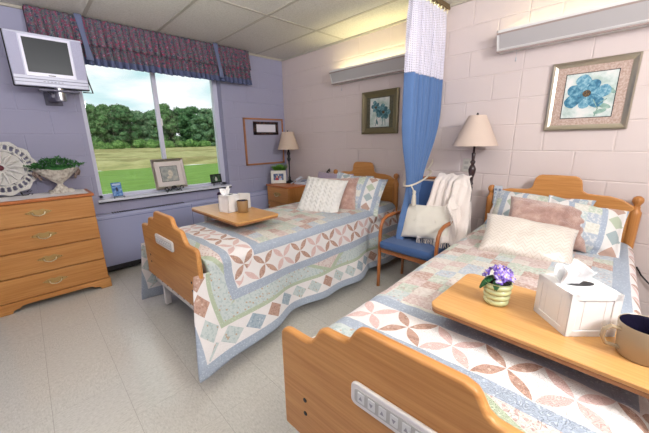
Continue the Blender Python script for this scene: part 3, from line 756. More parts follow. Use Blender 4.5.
g = MB(); g.box(-wv+.03, wv-.03, -.006, .002, .03, 2*hv-.03, T).build('mat_board', Mat('cream_mat', 'E0D6D2', .8), p1)
dm = paint('grey_drawing', '8D9290', 'A6A9A4', 'BEBBB0', 16); g = MB(); g.box(-.098, .098, -.0075, -.004, .082, .262, T).build('drawing_border', Mat('charcoal_line', '4A4A48', .7), p1)
g = MB(); g.box(-.093, .093, -.009, -.005, .087, .257, T).build('drawing', dm, p1)
g = MB(); g.ball((0.01, -.008, .175), .04, 14, (.75, .06, 1.1), T); g.ball((-.01, -.008, .13), .03, 12, (1.2, .06, .6), T); g.build('drawn_figure', paint('vignette', 'B8AFA0', 'CFC6B6', 'DAD3C4', 40), p1)
g = MB()
for sx in (-1, 1):
    g.tube([(sx*.085, -.05, .0), (sx*.065, -.045, .035), (sx*.080, -.05, .062), (sx*.105, -.05, .055), (sx*.108, -.05, .034), (sx*.092, -.05, .030)], .0055, 6)
    g.tube([(sx*.02, -.045, .05), (sx*.04, -.046, .022), (sx*.07, -.045, .03)], .0055, 6); g.tube([(sx*.07, -.03, .015), (sx*.06, .05, .0)], .0035, 6)
g.ball((0, -.045, .052), .027, 12, (1.2, .6, .8)); g.tube([(-.09, -.03, .022), (.09, -.03, .022)], .0035, 6); g.tube([(0, .02, .03), (0, .045, .20)], .003, 6); g.tube([(0, .045, .20), (0, .085, .001)], .003, 6)
g.build('easel', M_black, p1)
p2 = empty('blue_card', (-2.235, .0, SZ), R(6), 'small blue card on a wire easel at the left end of the sill', 'card')
T = Matrix.Translation((0, 0, .02)) @ Matrix.Rotation(R(-12), 4, 'X')
mcard = paint('blue_cover', '2E5FA8', '5E8FCB', 'A9C7E6', 30); g = MB(); g.box(-.045, .045, -.006, .006, .0, .142, T).build('card_face', mcard, p2, bevel=.001)
g = MB(); g.box(-.035, .035, -.0075, -.005, .112, .13, T); g.build('caption', Mat('pale_print', 'C9D8EA', .7), p2)
g = MB(); g.ball((-.002, -.0065, .07), .018, 10, (.6, .08, 1.3), T); g.build('dark_emblem', Mat('navy', '1C2A4E', .6), p2)
easel(p2, .045, .12, M_black)
p3 = empty('small_black_frame', (-1.13, .035, SZ), R(5), 'small black framed photo at the right end of the window sill', 'picture frame')
T = Matrix.Translation((0, 0, .035)) @ Matrix.Rotation(R(-8), 4, 'X')
g = MB()
for a in ((-.075, .075, .10, .115), (-.075, .075, 0, .015), (-.075, -.06, 0, .115), (.06, .075, 0, .115)): g.box(a[0], a[1], -.01, .004, a[2], a[3], T)
g.build('frame', M_black, p3)
g = MB(); g.box(-.065, .065, -.004, .002, .01, .105, T).build('photo', paint('dark_photo', '1F3326', '35503A', '4E6A4E', 40), p3)
g = MB(); g.ball((0, -.005, .045), .02, 10, (.9, .1, 1.1), T); g.ball((0, -.005, .07), .010, 10, (1, .1, 1), T); g.build('pale_figure', Mat('pale_fig', 'C9CCC4', .7), p3)
easel(p3, .055, .14, M_black)

# ================================================================== NIGHTSTAND
ns = empty('nightstand', (-.03, -.42, 0), R(-90), 'oak nightstand with a drawer standing in the corner by the pin board', 'nightstand')
box('carcass', -.245, .245, -.445, -.0, .08, .715, oakz, ns, bevel=.002)
box('top', -.26, .26, -.47, .005, .715, .740, wood('ns_top', 'B5652F', 'C97A45', 'x'), ns, bevel=.005)
for z0, z1 in ((.515, .708), (.10, .505)):
    d_ = empty('drawer' if z0 > .5 else 'door', (0, -.448, 0)); d_.parent = ns
    box('drawer_front' if z0 > .5 else 'door_panel', -.24, .24, -.018, .002, z0, z1, oakx if z0 > .5 else oakz, d_, bevel=.004)
    if z0 > .5: bail_handle(d_, 0, -.02, (z0+z1)/2+.01, 1.25)
    else: g = MB(); g.ball((-.20, -.03, .45), .014); g.build('knob', M_brasslight, d_)
g = MB(); g.box(-.24, .24, -.44, -.01, 0, .08).build('plinth', oakx, ns)
# table lamp
shm = Mat('lamp_shade_cloth', 'CDB8A6', .9, spec=.1); shm.b.inputs['Transmission Weight'].default_value = 0
def shade(parent, r0, r1, z0, z1, mat):
    g = MB(); n = 40; vs = []; fs = []
    pr = [(r1, z1), (r0, z0), (r0-.004, z0), (r1-.004, z1)]
    g.lathe(pr+[pr[0]], n, cap=False); g.build('lamp_shade', mat, parent, angle=60)
    g = MB()
    for k in range(3):
        a = k*2.094; g.tube([(0, 0, z1-.015), (r1*.97*math.cos(a), r1*.97*math.sin(a), z1-.01)], .0018, 5)
    g.lathe([(.002, z1-.02), (.007, z1-.015), (.004, z1), (.010, z1+.008), (.006, z1+.018), (.001, z1+.022)], 12); g.build('finial', M_black, parent)
def globe_turn(base_r, h):
    return [(base_r, 0), (base_r, .008), (base_r*.8, .02), (base_r*.35, .03), (.016, .045), (.013, .06), (.020, .07), (.012, .085), (.008, .12), (.010, h*.55), (.013, h*.57), (.010, h*.60), (.024, h*.66), (.026, h*.70), (.014, h*.745), (.020, h*.765), (.014, h*.78), (.024, h*.82), (.022, h*.87), (.012, h*.90), (.018, h*.92), (.010, h*.94), (.008, h)]
tl = empty('table_lamp', (-.20, -.325, .741), 0, 'black table lamp with cream shade on the corner nightstand', 'lamp')
g = MB(); g.lathe(globe_turn(.075, .49), 20).build('lamp_base', M_black, tl)
shade(tl, .148, .080, .470, .705, shm)
# photo frame on nightstand
pf = empty('photo_frame', (-.36, -.275, .741), R(-38), 'ornate white photo frame with a family snapshot on the nightstand', 'picture frame')
T = Matrix.Translation((0, 0, .004)) @ Matrix.Rotation(R(-10), 4, 'X'); mw = Mat('white_resin', 'E4E1D8', .5)
g = MB()
for a in ((-.105, .105, .125, .165), (-.105, .105, 0, .04), (-.105, -.07, 0, .165), (.07, .105, 0, .165)): g.box(a[0], a[1], -.01, .008, a[2], a[3], T)
for k in range(9):
    xk = -.096+k*.024
    for zk in (.008, .157): g.ball((xk, -.01, zk), .011, 8, (1, .6, 1), T)
for k in range(6):
    for xk in (-.096, .096): g.ball((xk, -.01, .03+k*.022), .011, 8, (1, .6, 1), T)
g.build('frame', mw, pf)
g = MB(); g.box(-.072, .072, -.004, .002, .038, .127, T).build('photo', paint('snapshot', '2F3B5C', '56688E', '8EA0B4', 30), pf)
g = MB(); g.ball((-.02, -.005, .085), .013, 10, (1, .1, 1.2), T); g.ball((.024, -.005, .078), .013, 10, (1, .1, 1.2), T); g.build('faces', Mat('skin_print', 'C99A86', .7), pf)
g = MB(); g.box(-.045, .0, -.0055, -.003, .04, .07, T).build('red_shirt', Mat('red_print', 'A63A4A', .7), pf); g = MB(); g.box(.005, .05, -.0055, -.003, .04, .064, T).build('pale_shirt', Mat('blue_print', 'B9C4D8', .7), pf)
g = MB(); g.tube([(0, .004, .12), (0, .07, .002)], .005, 6).build('strut', mw, pf)
pf.scale = (1.0, 1, 1.08)
gp = empty('grass_pot', (-.275, -.20, .741), 0, 'small pot of bright green grass behind the photo frame', 'plant')
g = MB(); g.lathe([(.04, 0), (.055, .03), (.06, .10), (.063, .105), (.055, .105), (.05, .09)], 20).build('pot', paint('pot_cream', 'B7AC98', 'CABFAA', 'D8CFBC'), gp)
g = MB()
for k in range(420):
    a = rr.random()*6.283; q = math.sqrt(rr.random())*.058; L_ = rr.uniform(.05, .085); e = rr.uniform(.3, 1.0)
    b0 = Vector((q*math.cos(a), q*math.sin(a), .095)); d_ = Vector((math.cos(a)*q*14*e, math.sin(a)*q*14*e, 1)).normalized()
    s_ = d_.orthogonal().normalized()*.005; t1 = b0+d_*L_*.6; t2 = t1+(d_+Vector((math.cos(a)*.5, math.sin(a)*.5, -.3))).normalized()*L_*.5
    g.add([b0-s_, b0+s_, t1+s_, t1-s_, t2], [(0, 1, 2, 3), (3, 2, 4)])
gp.scale = (1.25, 1.25, 1.62)
g.ball((0, 0, .125), .05, 12, (1.1, 1.1, .75))
g.build('grass_blades', paint('bright_grass', '4C8A2E', '6FA83C', '8FC456', 60), gp, smooth=False)
ph = empty('telephone', (-.19, -.40+.10, .791), R(-20), 'light grey desk telephone on the nightstand by the lamp', 'telephone')
ph.location = (-.16, -.56, .741); ph.rotation_euler = (0, 0, R(-70))
mph = Mat('phone_plastic', 'C9CBD6', .4); g = MB(); g.prism([(-.09, 0), (-.09, .025), (.07, .055), (.09, .055), (.09, 0)], -.085, .085, 'yz').build('phone_body', mph, ph, bevel=.008)
g = MB(); g.tube([(-.06, -.075, .05), (-.06, -.06, .062), (-.06, .06, .085), (-.06, .08, .078)], [(.02, .013), (.016, .011), (.016, .011), (.02, .013)], 12).build('handset', mph, ph)
g = MB()
for i in range(3):
    for j in range(4): g.box(.0+i*.022, .015+i*.022, -.05+j*.022, -.036+j*.022, .036+j*.004, .044+j*.004)
g.build('keypad', Mat('keys_grey', '8C90A0', .5), ph)
g = MB(); pts = []
for k in range(120):
    t = k/119; c_ = Vector((-.07-.05*math.sin(t*3.1), -.085-.03*math.sin(t*3.14), .05-.04*math.sin(t*3.0))); a = t*60
    pts.append(c_+Vector((0, .006*math.cos(a), .006*math.sin(a))))
g.tube(pts, .0022, 5).build('coiled_cord', mph, ph)

# ================================================================== BEDS
def steps(n, a, b, zlo, zhi, y0, y1):  # smooth ogee from (y0,zlo) to (y1,zhi)
    return [(y0+(y1-y0)*i/n, zlo+(zhi-zlo)*smoothstep(0, 1, i/n)) for i in range(n+1)]
def mirror(h): return h+[(-a, b) for a, b in reversed(h)]
def arc(cx, cz, r, a0, a1, n=5): return [(cx+r*math.cos(R(a0+(a1-a0)*i/n)), cz+r*math.sin(R(a0+(a1-a0)*i/n))) for i in range(n+1)]
M_bedframe = Mat('bed_frame_enamel', 'B9B3A8', .4, .3)
def bed(yc, ang, dz, label, x0=-.05):
    t = empty('bed', (x0, yc, 0), math.pi+R(ang), label, 'bed')
    # headboard: local x ~ .05
    z = dz
    left = [(-.43, .48+z), (-.43, .855+z), (-.418, .875+z), (-.36, .91+z), (-.30, .925+z)]
    left += [(-.225, .928+z), (-.18, .932+z), (-.155, .945+z), (-.148, .965+z), (-.145, .99+z), (-.138, 1.02+z), (-.12, 1.04+z), (-.10, 1.048+z), (0, 1.05+z)]
    hb = empty('headboard', (0, 0, 0)); hb.parent = t
    g = MB(); g.prism(left+[(-a, b) for a, b in reversed(left[:-1])], .03, .055, 'yz').build('panel', oaky, hb, bevel=.007, seg=3)
    for s in (-1, 1):
        g = MB(); g.lathe([(.03, .0), (.03, .80+z), (.031, .835+z), (.024, .845+z), (.018, .86+z), (.020, .868+z), (.016, .875+z), (.018, .885+z), (.027, .90+z), (.029, .915+z), (.025, .93+z), (.012, .94+z), (.001, .942+z)], 20, (.04, s*.434, 0)); g.build('post', oakz, hb)
    g = MB(); g.box(.03, .05, -.43, .43, .45+z, .50+z).build('rail', oaky, hb)
    # footboard local x 2.27..2.295
    hf = [(-.475, .30+z)]
    hf += [(-.475, .665+z), (-.472, .69+z), (-.460, .705+z), (-.44, .711+z), (-.37, .711+z), (-.345, .712+z), (-.325, .722+z), (-.305, .748+z), (-.29, .775+z), (-.27, .786+z), (-.21, .788+z), (-.19, .79+z), (-.175, .80+z), (-.160, .828+z), (-.150, .842+z), (-.125, .850+z)]
    hf2 = [(-a, b) for a, b in reversed(hf)]
    fb = empty('footboard', (0, 0, 0)); fb.parent = t
    g = MB(); g.prism(hf+hf2, 2.255, 2.285, 'yz').build('panel', oaky, fb, bevel=.009, seg=3)
    ctl = empty('control_panel', (0, 0, 0)); ctl.parent = fb
    def rr_(hw, hh, r, cz): 
        return arc(-hw+r, cz-hh+r, r, 180, 270)+arc(hw-r, cz-hh+r, r, 270, 360)+arc(hw-r, cz+hh-r, r, 0, 90)+arc(-hw+r, cz+hh-r, r, 90, 180)
    return t, fb, ctl, rr_
M_ctl = Mat('control_plastic', 'E2DEDC', .35); M_ctl2 = Mat('control_face', 'B9B8B4', .5); M_key = Mat('control_key', 'DCDDDC', .5); M_sym = Mat('symbol_ink', '9A9AA0', .6)
def finish_bed(t, fb, ctl, rr_, dz):
    z = dz; oy = .0
    g = MB(); g.prism([(a+oy, b) for a, b in rr_(.155, .036, .018, .655+z)], 2.285, 2.297, 'yz').build('housing', M_ctl, ctl, bevel=.004)
    g = MB(); g.prism([(a+oy, b) for a, b in rr_(.140, .021, .008, .655+z)], 2.296, 2.2985, 'yz').build('face_plate', M_ctl2, ctl)
    for k in range(8):
        yk = -.118+k*.0335+oy
        g = MB(); g.box(2.298, 2.3005, yk-.011, yk+.011, .640+z, .671+z).build('key', M_key, ctl, bevel=.001)
    g = MB()
    for k in range(8):
        yk = -.118+k*.0335+oy
        if k % 2 == 0: g.add([(2.3012, yk-.006, .650+z), (2.3012, yk+.006, .650+z), (2.3012, yk, .663+z)], [(0, 1, 2)])
        else: g.add([(2.3012, yk-.006, .661+z), (2.3012, yk+.006, .661+z), (2.3012, yk, .648+z)], [(0, 2, 1)])
    g.build('key_symbol', M_sym, ctl, smooth=False)
    g = MB()
    for yy in (-.36, .36):
        for zz_ in (.42, .475): g.lathe([(.008, 0), (.008, .002), (.001, .003)], 12, M=Matrix.Translation((2.285, yy, zz_+z)) @ Matrix.Rotation(R(90), 4, 'Y'))
    g.build('bolt', M_dark, fb)
    g = MB(); g.box(2.235, 2.25, -.46, .46, .22+z, .31+z); g.box(2.17, 2.215, -.45, -.41, .02, .40+z); g.box(2.17, 2.215, .41, .45, .02, .40+z); g.build('foot_rail', M_ctl, t, bevel=.003)
    g = MB()
    for k in range(9): g.lathe([(.012, 0), (.012, .002), (.001, .002)], 12, M=Matrix.Translation((2.2505, -.40+k*.1, .262+z)) @ Matrix.Rotation(R(90), 4, 'Y'))
    g.build('rail_holes', M_dark, t)
    # mattress and steel base
    g = MB(); g.box(.07, 2.20, -.43, .43, .46+z, .605+z).build('mattress', fabric('mattress_cover', 'DADCE6', .7), t, bevel=.04, seg=4)
    g = MB(); 
    for s in (-1, 1): g.box(.05, 2.24, s*.40-.02, s*.40+.02, .37+z, .43+z)
    for xx in (.06, .6, 1.15, 1.7, 2.2): g.box(xx, xx+.04, -.40, .40, .38+z, .42+z)
    g.box(.1, 2.18, -.38, .38, .43+z, .455+z)
    g.build('deck', M_bedframe, t, bevel=.003)
    g = MB()
    for xx in (.35, 1.9):
        for s in (-1, 1): g.tube([(xx, s*.34, .14), (xx, s*.34, .38+z)], .02, 10)
        g.box(xx-.03, xx+.03, -.36, .36, .12, .17)
    g.box(.35, 1.9, -.03, .03, .13, .17); g.build('undercarriage', M_bedframe, t)
    for xx in (.35, 1.9):
        for s in (-1, 1):
            g = MB(); g.lathe([(.001, -.018), (.058, -.018), (.062, -.01), (.062, .01), (.058, .018), (.001, .018)], 24, M=Matrix.Translation((xx, s*.34, .0625)) @ Matrix.Rotation(R(90), 4, 'X')); g.box(xx-.015, xx+.015, s*.34-.03, s*.34-.022, .06, .13); g.box(xx-.015, xx+.015, s*.34+.022, s*.34+.03, .06, .13); g.build('caster', M_dark, t)
BL, BR, DZL, DZR = (-1.552, 2.45), (-3.397, 2.45), .025, .0
bl = bed(BL[0], BL[1], DZL, 'oak ended hospital bed under the window beside the nightstand', -.02); finish_bed(*bl, DZL)
br = bed(BR[0], BR[1], DZR, 'oak ended hospital bed nearest the camera under the flower picture'); finish_bed(*br, DZR)

def quilt(yc, ang, dz, label, ashift, near, far, lean_near, lean_far, seed, flare_near=.10, flare_far=.05, buv=.10, x0=-.05):
    # near: local +y side (toward the camera)
    hw = .465; r = .07; ztop = .625+dz; arcL = r*math.pi/2; flat = hw-r
    tot_n = flat+arcL+near; tot_f = flat+arcL+far
    nu, nv = 190, 170; XE = 2.31; x_in = .085; xclamp = 2.205
    g = MB()
    def pt(s, x):
        sg = 1 if s > 0 else -1; q = abs(s); lean = lean_near if sg > 0 else lean_far
        puff = .007*noise.noise((s*9, x*9, seed))+.012*noise.noise((s*2.3, x*2.1, seed+3))+.003*noise.noise((s*24, x*24, seed))
        if q <= flat: y = s; zz = ztop+.012*(1-(q/flat)**2)+puff; l = 0
        elif q <= flat+arcL:
            a = (q-flat)/r; y = sg*(flat+r*math.sin(a)); zz = ztop-r*(1-math.cos(a))+puff*.6; l = 0
        else:
            l = q-flat-arcL; L = near if sg > 0 else far
            fold = (.030*math.sin(x*6.2+seed)+.022*math.sin(x*13+seed*2)+.015*noise.noise((x*5, seed, 0)))*smoothstep(0, L, l)
            foot = smoothstep(1.7, 2.35, x)
            out_ = lean*(l/L)**1.25*(.65+.7*foot)+fold*min(1, lean/.10)
            y = sg*(hw+out_+.004*l); zz = ztop-r-l*.985
            zz = max(zz, .012+.01*abs(math.sin(x*9)))
        return y, zz, l
    for j in range(nv):
        x = x_in+(XE-x_in)*j/(nv-1)
        for i in range(nu):
            s = -tot_f+(tot_n+tot_f)*i/(nu-1); y, zz, l = pt(s, x)
            xx = x; q = abs(s)
            if q < flat+arcL+.0:
                if x > xclamp: xx = xclamp+.012; zz -= min(.30, (x-xclamp)*1.0)
                elif x > xclamp-.05: tt = (x-(xclamp-.05))/.05; zz -= .018*tt*tt; 
                if x > xclamp: y *= .97
            else: xx = x+(flare_near if s > 0 else flare_far)*smoothstep(1.8, 2.31, x)*min(1, l/.48)
            if flare_far < 0 and s < 0: xx = min(xx, 2.245)
            g.v.append((xx, y, zz)); g.uv[j*nu+i] = (s+ashift, XE-x+buv*(1-smoothstep(0, .5, l)))
    def okf(i, j):
        s0 = -tot_f+(tot_n+tot_f)*i/(nu-1); s1 = -tot_f+(tot_n+tot_f)*(i+1)/(nu-1); x1 = x_in+(XE-x_in)*(j+1)/(nv-1)
        k = flat+arcL
        if x1 > xclamp and ((abs(s0) < k) != (abs(s1) < k)): return False
        if x1 > 2.232 and abs(s0) < k+.0: 
            return abs(s0) < k and abs(s1) < k
        return True
    g.f = [(j*nu+i, j*nu+i+1, (j+1)*nu+i+1, (j+1)*nu+i) for j in range(nv-1) for i in range(nu-1) if okf(i, j)]
    o = g.build('quilt', M_quilt, solid=.010, angle=85)
    o.location = (x0, yc, 0); o.rotation_euler = (0, 0, math.pi+R(ang))
    tag(o, label, 'quilt'); return o
quilt(BL[0], BL[1], DZL, 'pastel patchwork quilt draped over the left bed down to the floor', .0, .50, .54, .16, .09, 1.3, .13, .03, .10, -.02)
quilt(BR[0], BR[1], DZR, 'pastel patchwork quilt spread on the right bed under the near tray table', .06, .45, .45, .10, .03, 4.1, .05, -.13, .015)

# ================================================================== PILLOWS
def pillow(name, w_, h_, th, mat, M, label, cat='pillow', flange=0, uvs=False, seed=0, wr=.006, nn=34, extra=None, parent=None):
    g = MB(); half = 0
    for side in (1, -1):
        n0 = len(g.v)
        def fn(u, v, side=side):
            a, b = u*2-1, v*2-1
            ee = 1+flange
            ax, bx = a*ee, b*ee
            body = max(0, (1-min(1, abs(ax))**2.6))*max(0, (1-min(1, abs(bx))**2.6))
            t = th/2*body**.45
            # pinched edges between corners
            px = a*(w_/2)*(1-.07*(1-b*b)*abs(a)**3) ; py = b*(h_/2)*(1-.07*(1-a*a)*abs(b)**3)
            wz = wr*noise.noise((px*9+seed, py*9, side*2+seed))*min(1, body*3)+wr*.8*noise.noise((px*22, py*22+seed, side))*min(1, body*4)
            edge = .0025+(.004*math.sin(a*9+seed)*(abs(b) > .8)+.004*math.sin(b*8+seed)*(abs(a) > .8) if flange else 0)*.0
            return (px, py, side*(t+edge)+wz*side+(.010*math.sin(px*20+seed)*(max(abs(a), abs(b))**6) if flange else 0))
        g.grid(nn, nn, fn)
    n1 = nn*nn; rim = [i for i in range(nn)]+[j*nn+nn-1 for j in range(1, nn)]+[(nn-1)*nn+i for i in range(nn-2, -1, -1)]+[j*nn for j in range(nn-2, 0, -1)]
    for k in range(len(rim)): a_, b_ = rim[k], rim[(k+1) % len(rim)]; g.f.append((a_, b_, b_+n1, a_+n1))
    for i, vtx in enumerate(g.v): g.uv[i] = (vtx[0], vtx[1])
    o = g.build(name, mat, angle=85); o.matrix_world = M; 
    if label: tag(o, label, cat)
    return o
def face(c, yawd, leand, rolld=0):
    # pillow plane: local x = width, local y = height(up), local z = facing. yawd: heading the face looks at, from -X toward -Y
    h = R(yawd); f = Vector((-math.cos(h), -math.sin(h), 0)); wdir = Vector((0, 0, 1)).cross(f); wdir.normalize()
    le = R(leand); zf = (f*math.cos(le)+Vector((0, 0, 1))*math.sin(le)).normalized(); up_ = zf.cross(wdir).normalized()
    wx = wdir; rl = R(rolld); X = wx*math.cos(rl)+up_*math.sin(rl); Y = zf.cross(X)
    return Matrix(((X.x, Y.x, zf.x, c[0]), (X.y, Y.y, zf.y, c[1]), (X.z, Y.z, zf.z, c[2]), (0, 0, 0, 1)))
# knit (diamond cable) pillow
mk = Mat('knit_white', 'DDDAD6', .9, spec=.15); a, b, _ = mk.xyz('UV'); f1 = ((a+b)/.055).fract()-.5; f2 = ((a-b)/.055).fract()-.5
hk = (1-f1.abs()*2)*.0+((f1.abs()).max(f2.abs())); st = ((a/.055).fract()-.5).abs(); cab = (st*2)+((b*150+(st*9)).sin()*.5)*.55
mk.bump(cab, .9, .007); mk.set('Base Color', mk.mix(((st < .06))*.12, 'E2DFDA', 'C9C4BC'))
mbr = paint('fur_dusty_pink', 'A57F74', 'B79286', 'C9A89B', 16); mbr.b.inputs['Roughness'].default_value = 1; mbr.b.inputs['Sheen Weight'].default_value = .6
mbr.bump(mbr.noise(mbr.coords(), 150, 5, .8), .8, .01)
msat = Mat('champagne_satin', 'D8CEC4', .26, spec=.7); a, b, _ = msat.xyz('UV'); wz_ = ((a*95).sin()*.0+(((a/.04).fract()-.5).abs()*.06+b)*260).sin(); msat.b.inputs['Sheen Weight'].default_value = .3
zig = ((((a/.045).fract()-.5).abs()*.045*1.2+b)/.024).fract(); msat.bump(((zig-.5).abs() < .12)*1.0, .35, .002); msat.set('Base Color', msat.mix((zig-.5).abs() < .10, 'DAD0C6', 'C8BCB0'))
mcream = fabric('cream_cotton', 'DDD7CB', .85, 300, .05)
mmauve = fabric('mauve_case', 'A595A8', .85, 300, .05)
# left bed
pillow('pillow', .56, .34, .15, mmauve, face((-.22, -1.20, .775), 4, 20), 'mauve pillow standing against the left headboard behind the others', seed=2)
pillow('pillow', .56, .36, .14, M_sham, face((-.27, -1.52, .775), 0, 26), 'patchwork sham half hidden behind the brown pillow on the left bed', flange=.10, seed=4)
pillow('pillow', .56, .42, .16, M_sham, face((-.48, -1.80, .79), 24, 36, -7), 'patchwork sham with diamond band nearest the chair on the left bed', flange=.10, seed=6)
pillow('pillow', .40, .40, .13, mbr, face((-.64, -1.69, .78), 26, 36, 3), 'fuzzy brown square pillow behind the white knit one', seed=7, wr=.012)
pillow('pillow', .44, .43, .13, mk, face((-.83, -1.645, .785), 28, 40, -6), 'white cable knit square pillow in front on the left bed', seed=8)
# right bed
pillow('pillow', .64, .31, .13, M_sham, face((-.20, -3.31, .765), 0, 26, -2), 'wide patchwork sham leaning flat along the right headboard', flange=.08, seed=9)
pillow('pillow', .42, .35, .15, M_sham, face((-.42, -3.605, .768), 22, 40, -13), 'patchwork sham at the right beside the fuzzy pink pillow', flange=.10, seed=11)
pillow('pillow', .46, .30, .14, mbr, face((-.50, -3.43, .78), 18, 38, -8), 'fuzzy dusty pink rectangular pillow in front of the right headboard', seed=12, wr=.012)
pillow('pillow', .50, .31, .15, msat, face((-.74, -3.385, .70), 20, 50, -9), 'champagne satin pillow with zigzag quilting in front on the right bed', seed=14, wr=.010)

# bed hand control hung by right headboard post
hc = empty('bed_remote', (-.13, -3.02, .86), R(10), 'grey hand control with round keys hooked beside the right headboard post', 'remote control')
g = MB(); g.box(-.012, .012, -.03, .03, -.07, .08).build('remote_body', Mat('remote_grey', 'B5BAC4', .4), hc, bevel=.006)
g = MB()
for i in range(2):
    for j in range(4): g.lathe([(.009, 0), (.009, .003), (.006, .005)], 12, M=Matrix.Translation((-.012, -.014+i*.028, -.045+j*.032)) @ Matrix.Rotation(R(-90), 4, 'Y'))
g.build('key', Mat('remote_key', '6E7A90', .4), hc)
g = MB(); g.tube([(0, .005, -.07), (-.02, .03, -.12), (-.01, .045, -.2), (.02, .06, -.26)], .004).build('cord', Mat('cord_white', 'D6D4D2', .5), hc)
hk_ = MB(); hk_.tube([(-.09, -.965, .86), (-.10, -.99, .93), (-.07, -1.0, .96), (-.05, -.98, .93)], .010, 8); hk_.ball((-.09, -.99, .905), .022, 10)
tag(hk_.build('call_switch', M_black), 'black call switch clipped beside the left headboard post', 'switch')

# ================================================================== OVERBED TABLES
def overbed(cx, cy, w_, l_, z, rz, label, colside, mat):
    t = empty('overbed_table', (cx, cy, 0), R(rz), label, 'table')
    r = .035; out = arc(-w_/2+r, -l_/2+r, r, 180, 270)+arc(w_/2-r, -l_/2+r, r, 270, 360)+arc(w_/2-r, l_/2-r, r, 0, 90)+arc(-w_/2+r, l_/2-r, r, 90, 180)
    g = MB(); g.prism(out, z-.014, z, 'xy').build('tabletop', mat, t, bevel=.003)
    out2 = [(a*.99, b*.995) for a, b in out]; g = MB(); g.prism(out2, z-.028, z-.0135, 'xy').build('edge_band', Mat('table_edge', '9C6A40', .4), t, bevel=.002)
    s = colside; cyy = s*(l_/2+.09)
    g = MB(); g.box(-.03, .03, min(cyy, s*.12), max(cyy, s*.12), z-.06, z-.028).build('bracket', M_bedframe, t)
    g = MB(); g.box(-.025, .025, cyy-.035, cyy+.035, .07, z-.03).build('column', M_bedframe, t, bevel=.004)
    g = MB(); b0, b1 = sorted((cyy+s*.035, cyy-s*.42)); g.box(-.20, -.15, b0, b1, .055, .085); g.box(.15, .20, b0, b1, .055, .085); g.box(-.20, .20, cyy-.03, cyy+.03, .055, .085); g.build('base', M_bedframe, t, bevel=.003)
    for sx in (-.175, .175):
        for yy in (b0+.03, b1-.03): g = MB(); g.lathe([(.001, -.011), (.026, -.011), (.026, .011), (.001, .011)], 16, M=Matrix.Translation((sx, yy, .0275)) @ Matrix.Rotation(R(90), 4, 'Y')); g.build('caster', M_dark, t)
    return t
overbed(-1.70, -1.462, .385, .80, .765, 1.5, 'wood grain tray table across the left bed holding tissues and a mug', 1, table_wood)
overbed(-1.715, -3.735, .385, .80, .735, 0, 'wood grain tray table across the right bed holding flowers, tissues and a mug', -1, table_wood)
# tissue boxes
MW = Mat('white_lacquer', 'EFEDEC', .4); MT = Mat('tissue_paper', 'F4F4F5', .9); MT.b.inputs['Subsurface Weight'].default_value = 0
def tissue_box(x, y, z, rz, s, h, label, flip=1):
    t = empty('tissue_box', (x, y, z), R(rz), label, 'tissue box')
    q = s/2
    box('cover', -q, q, -q, q, 0, h, MW, t, bevel=.002)
    g = MB(); e = .012; fr_ = .02
    for k in range(4):
        T = Matrix.Rotation(k*math.pi/2, 4, 'Z')
        g.box(-q, q, -q-.003, -q+.001, h-fr_, h, T); g.box(-q, q, -q-.003, -q+.001, 0, fr_, T)
        g.box(-q-.003, -q+fr_, -q-.003, -q+.001, 0, h, T); g.box(q-fr_, q+.003, -q-.003, -q+.001, 0, h, T)
        for xx in (-.22, .22): g.box(s*xx-.001, s*xx+.001, -q-.0012, -q+.001, fr_, h-fr_, T)
    g.build('panel_frame', MW, t, bevel=.0008)
    g = MB(); g.prism([(.035*math.cos(a/16*6.283)*1.3, .02*math.sin(a/16*6.283)) for a in range(16)], h-.002, h+.0006, 'xy').build('slot', M_dark, t)
    g = MB(); rr2 = random.Random(int(s*1000))
    def fn(u, v):
        a = (u-.5)*2; w2 = .032+.035*v**.7; zz = h-.005+.085*v*(1-.22*a*a)+.012*math.sin(a*5+1)*v
        return (a*w2+.012*v, flip*(.018*math.sin(a*3.2+v*2)*v*1.2+.010*math.sin(a*9)*v)-.008*v, zz)
    g.grid(26, 14, lambda u, v: (fn(u, v)[0]*.75-.03, fn(u, v)[1], h-.005+(fn(u, v)[2]-h+.005)*.85))
    g.grid(22, 12, lambda u, v: ((u-.5)*2*(.020+.022*v)-.018*v-.03, .010+.022*math.cos((u-.5)*5)*v, h-.005+.060*v*(1-.3*((u-.5)*2)**2)))
    g.build('tissue', MT, t, solid=.0025, angle=85)
    return t
tissue_box(-1.695, -3.725, .7352, -46, .143, .140, 'white panelled tissue box on the near tray table')
tissue_box(-1.725, -1.465, .7652, 14, .112, .140, 'white tissue box on the far tray table', -1)
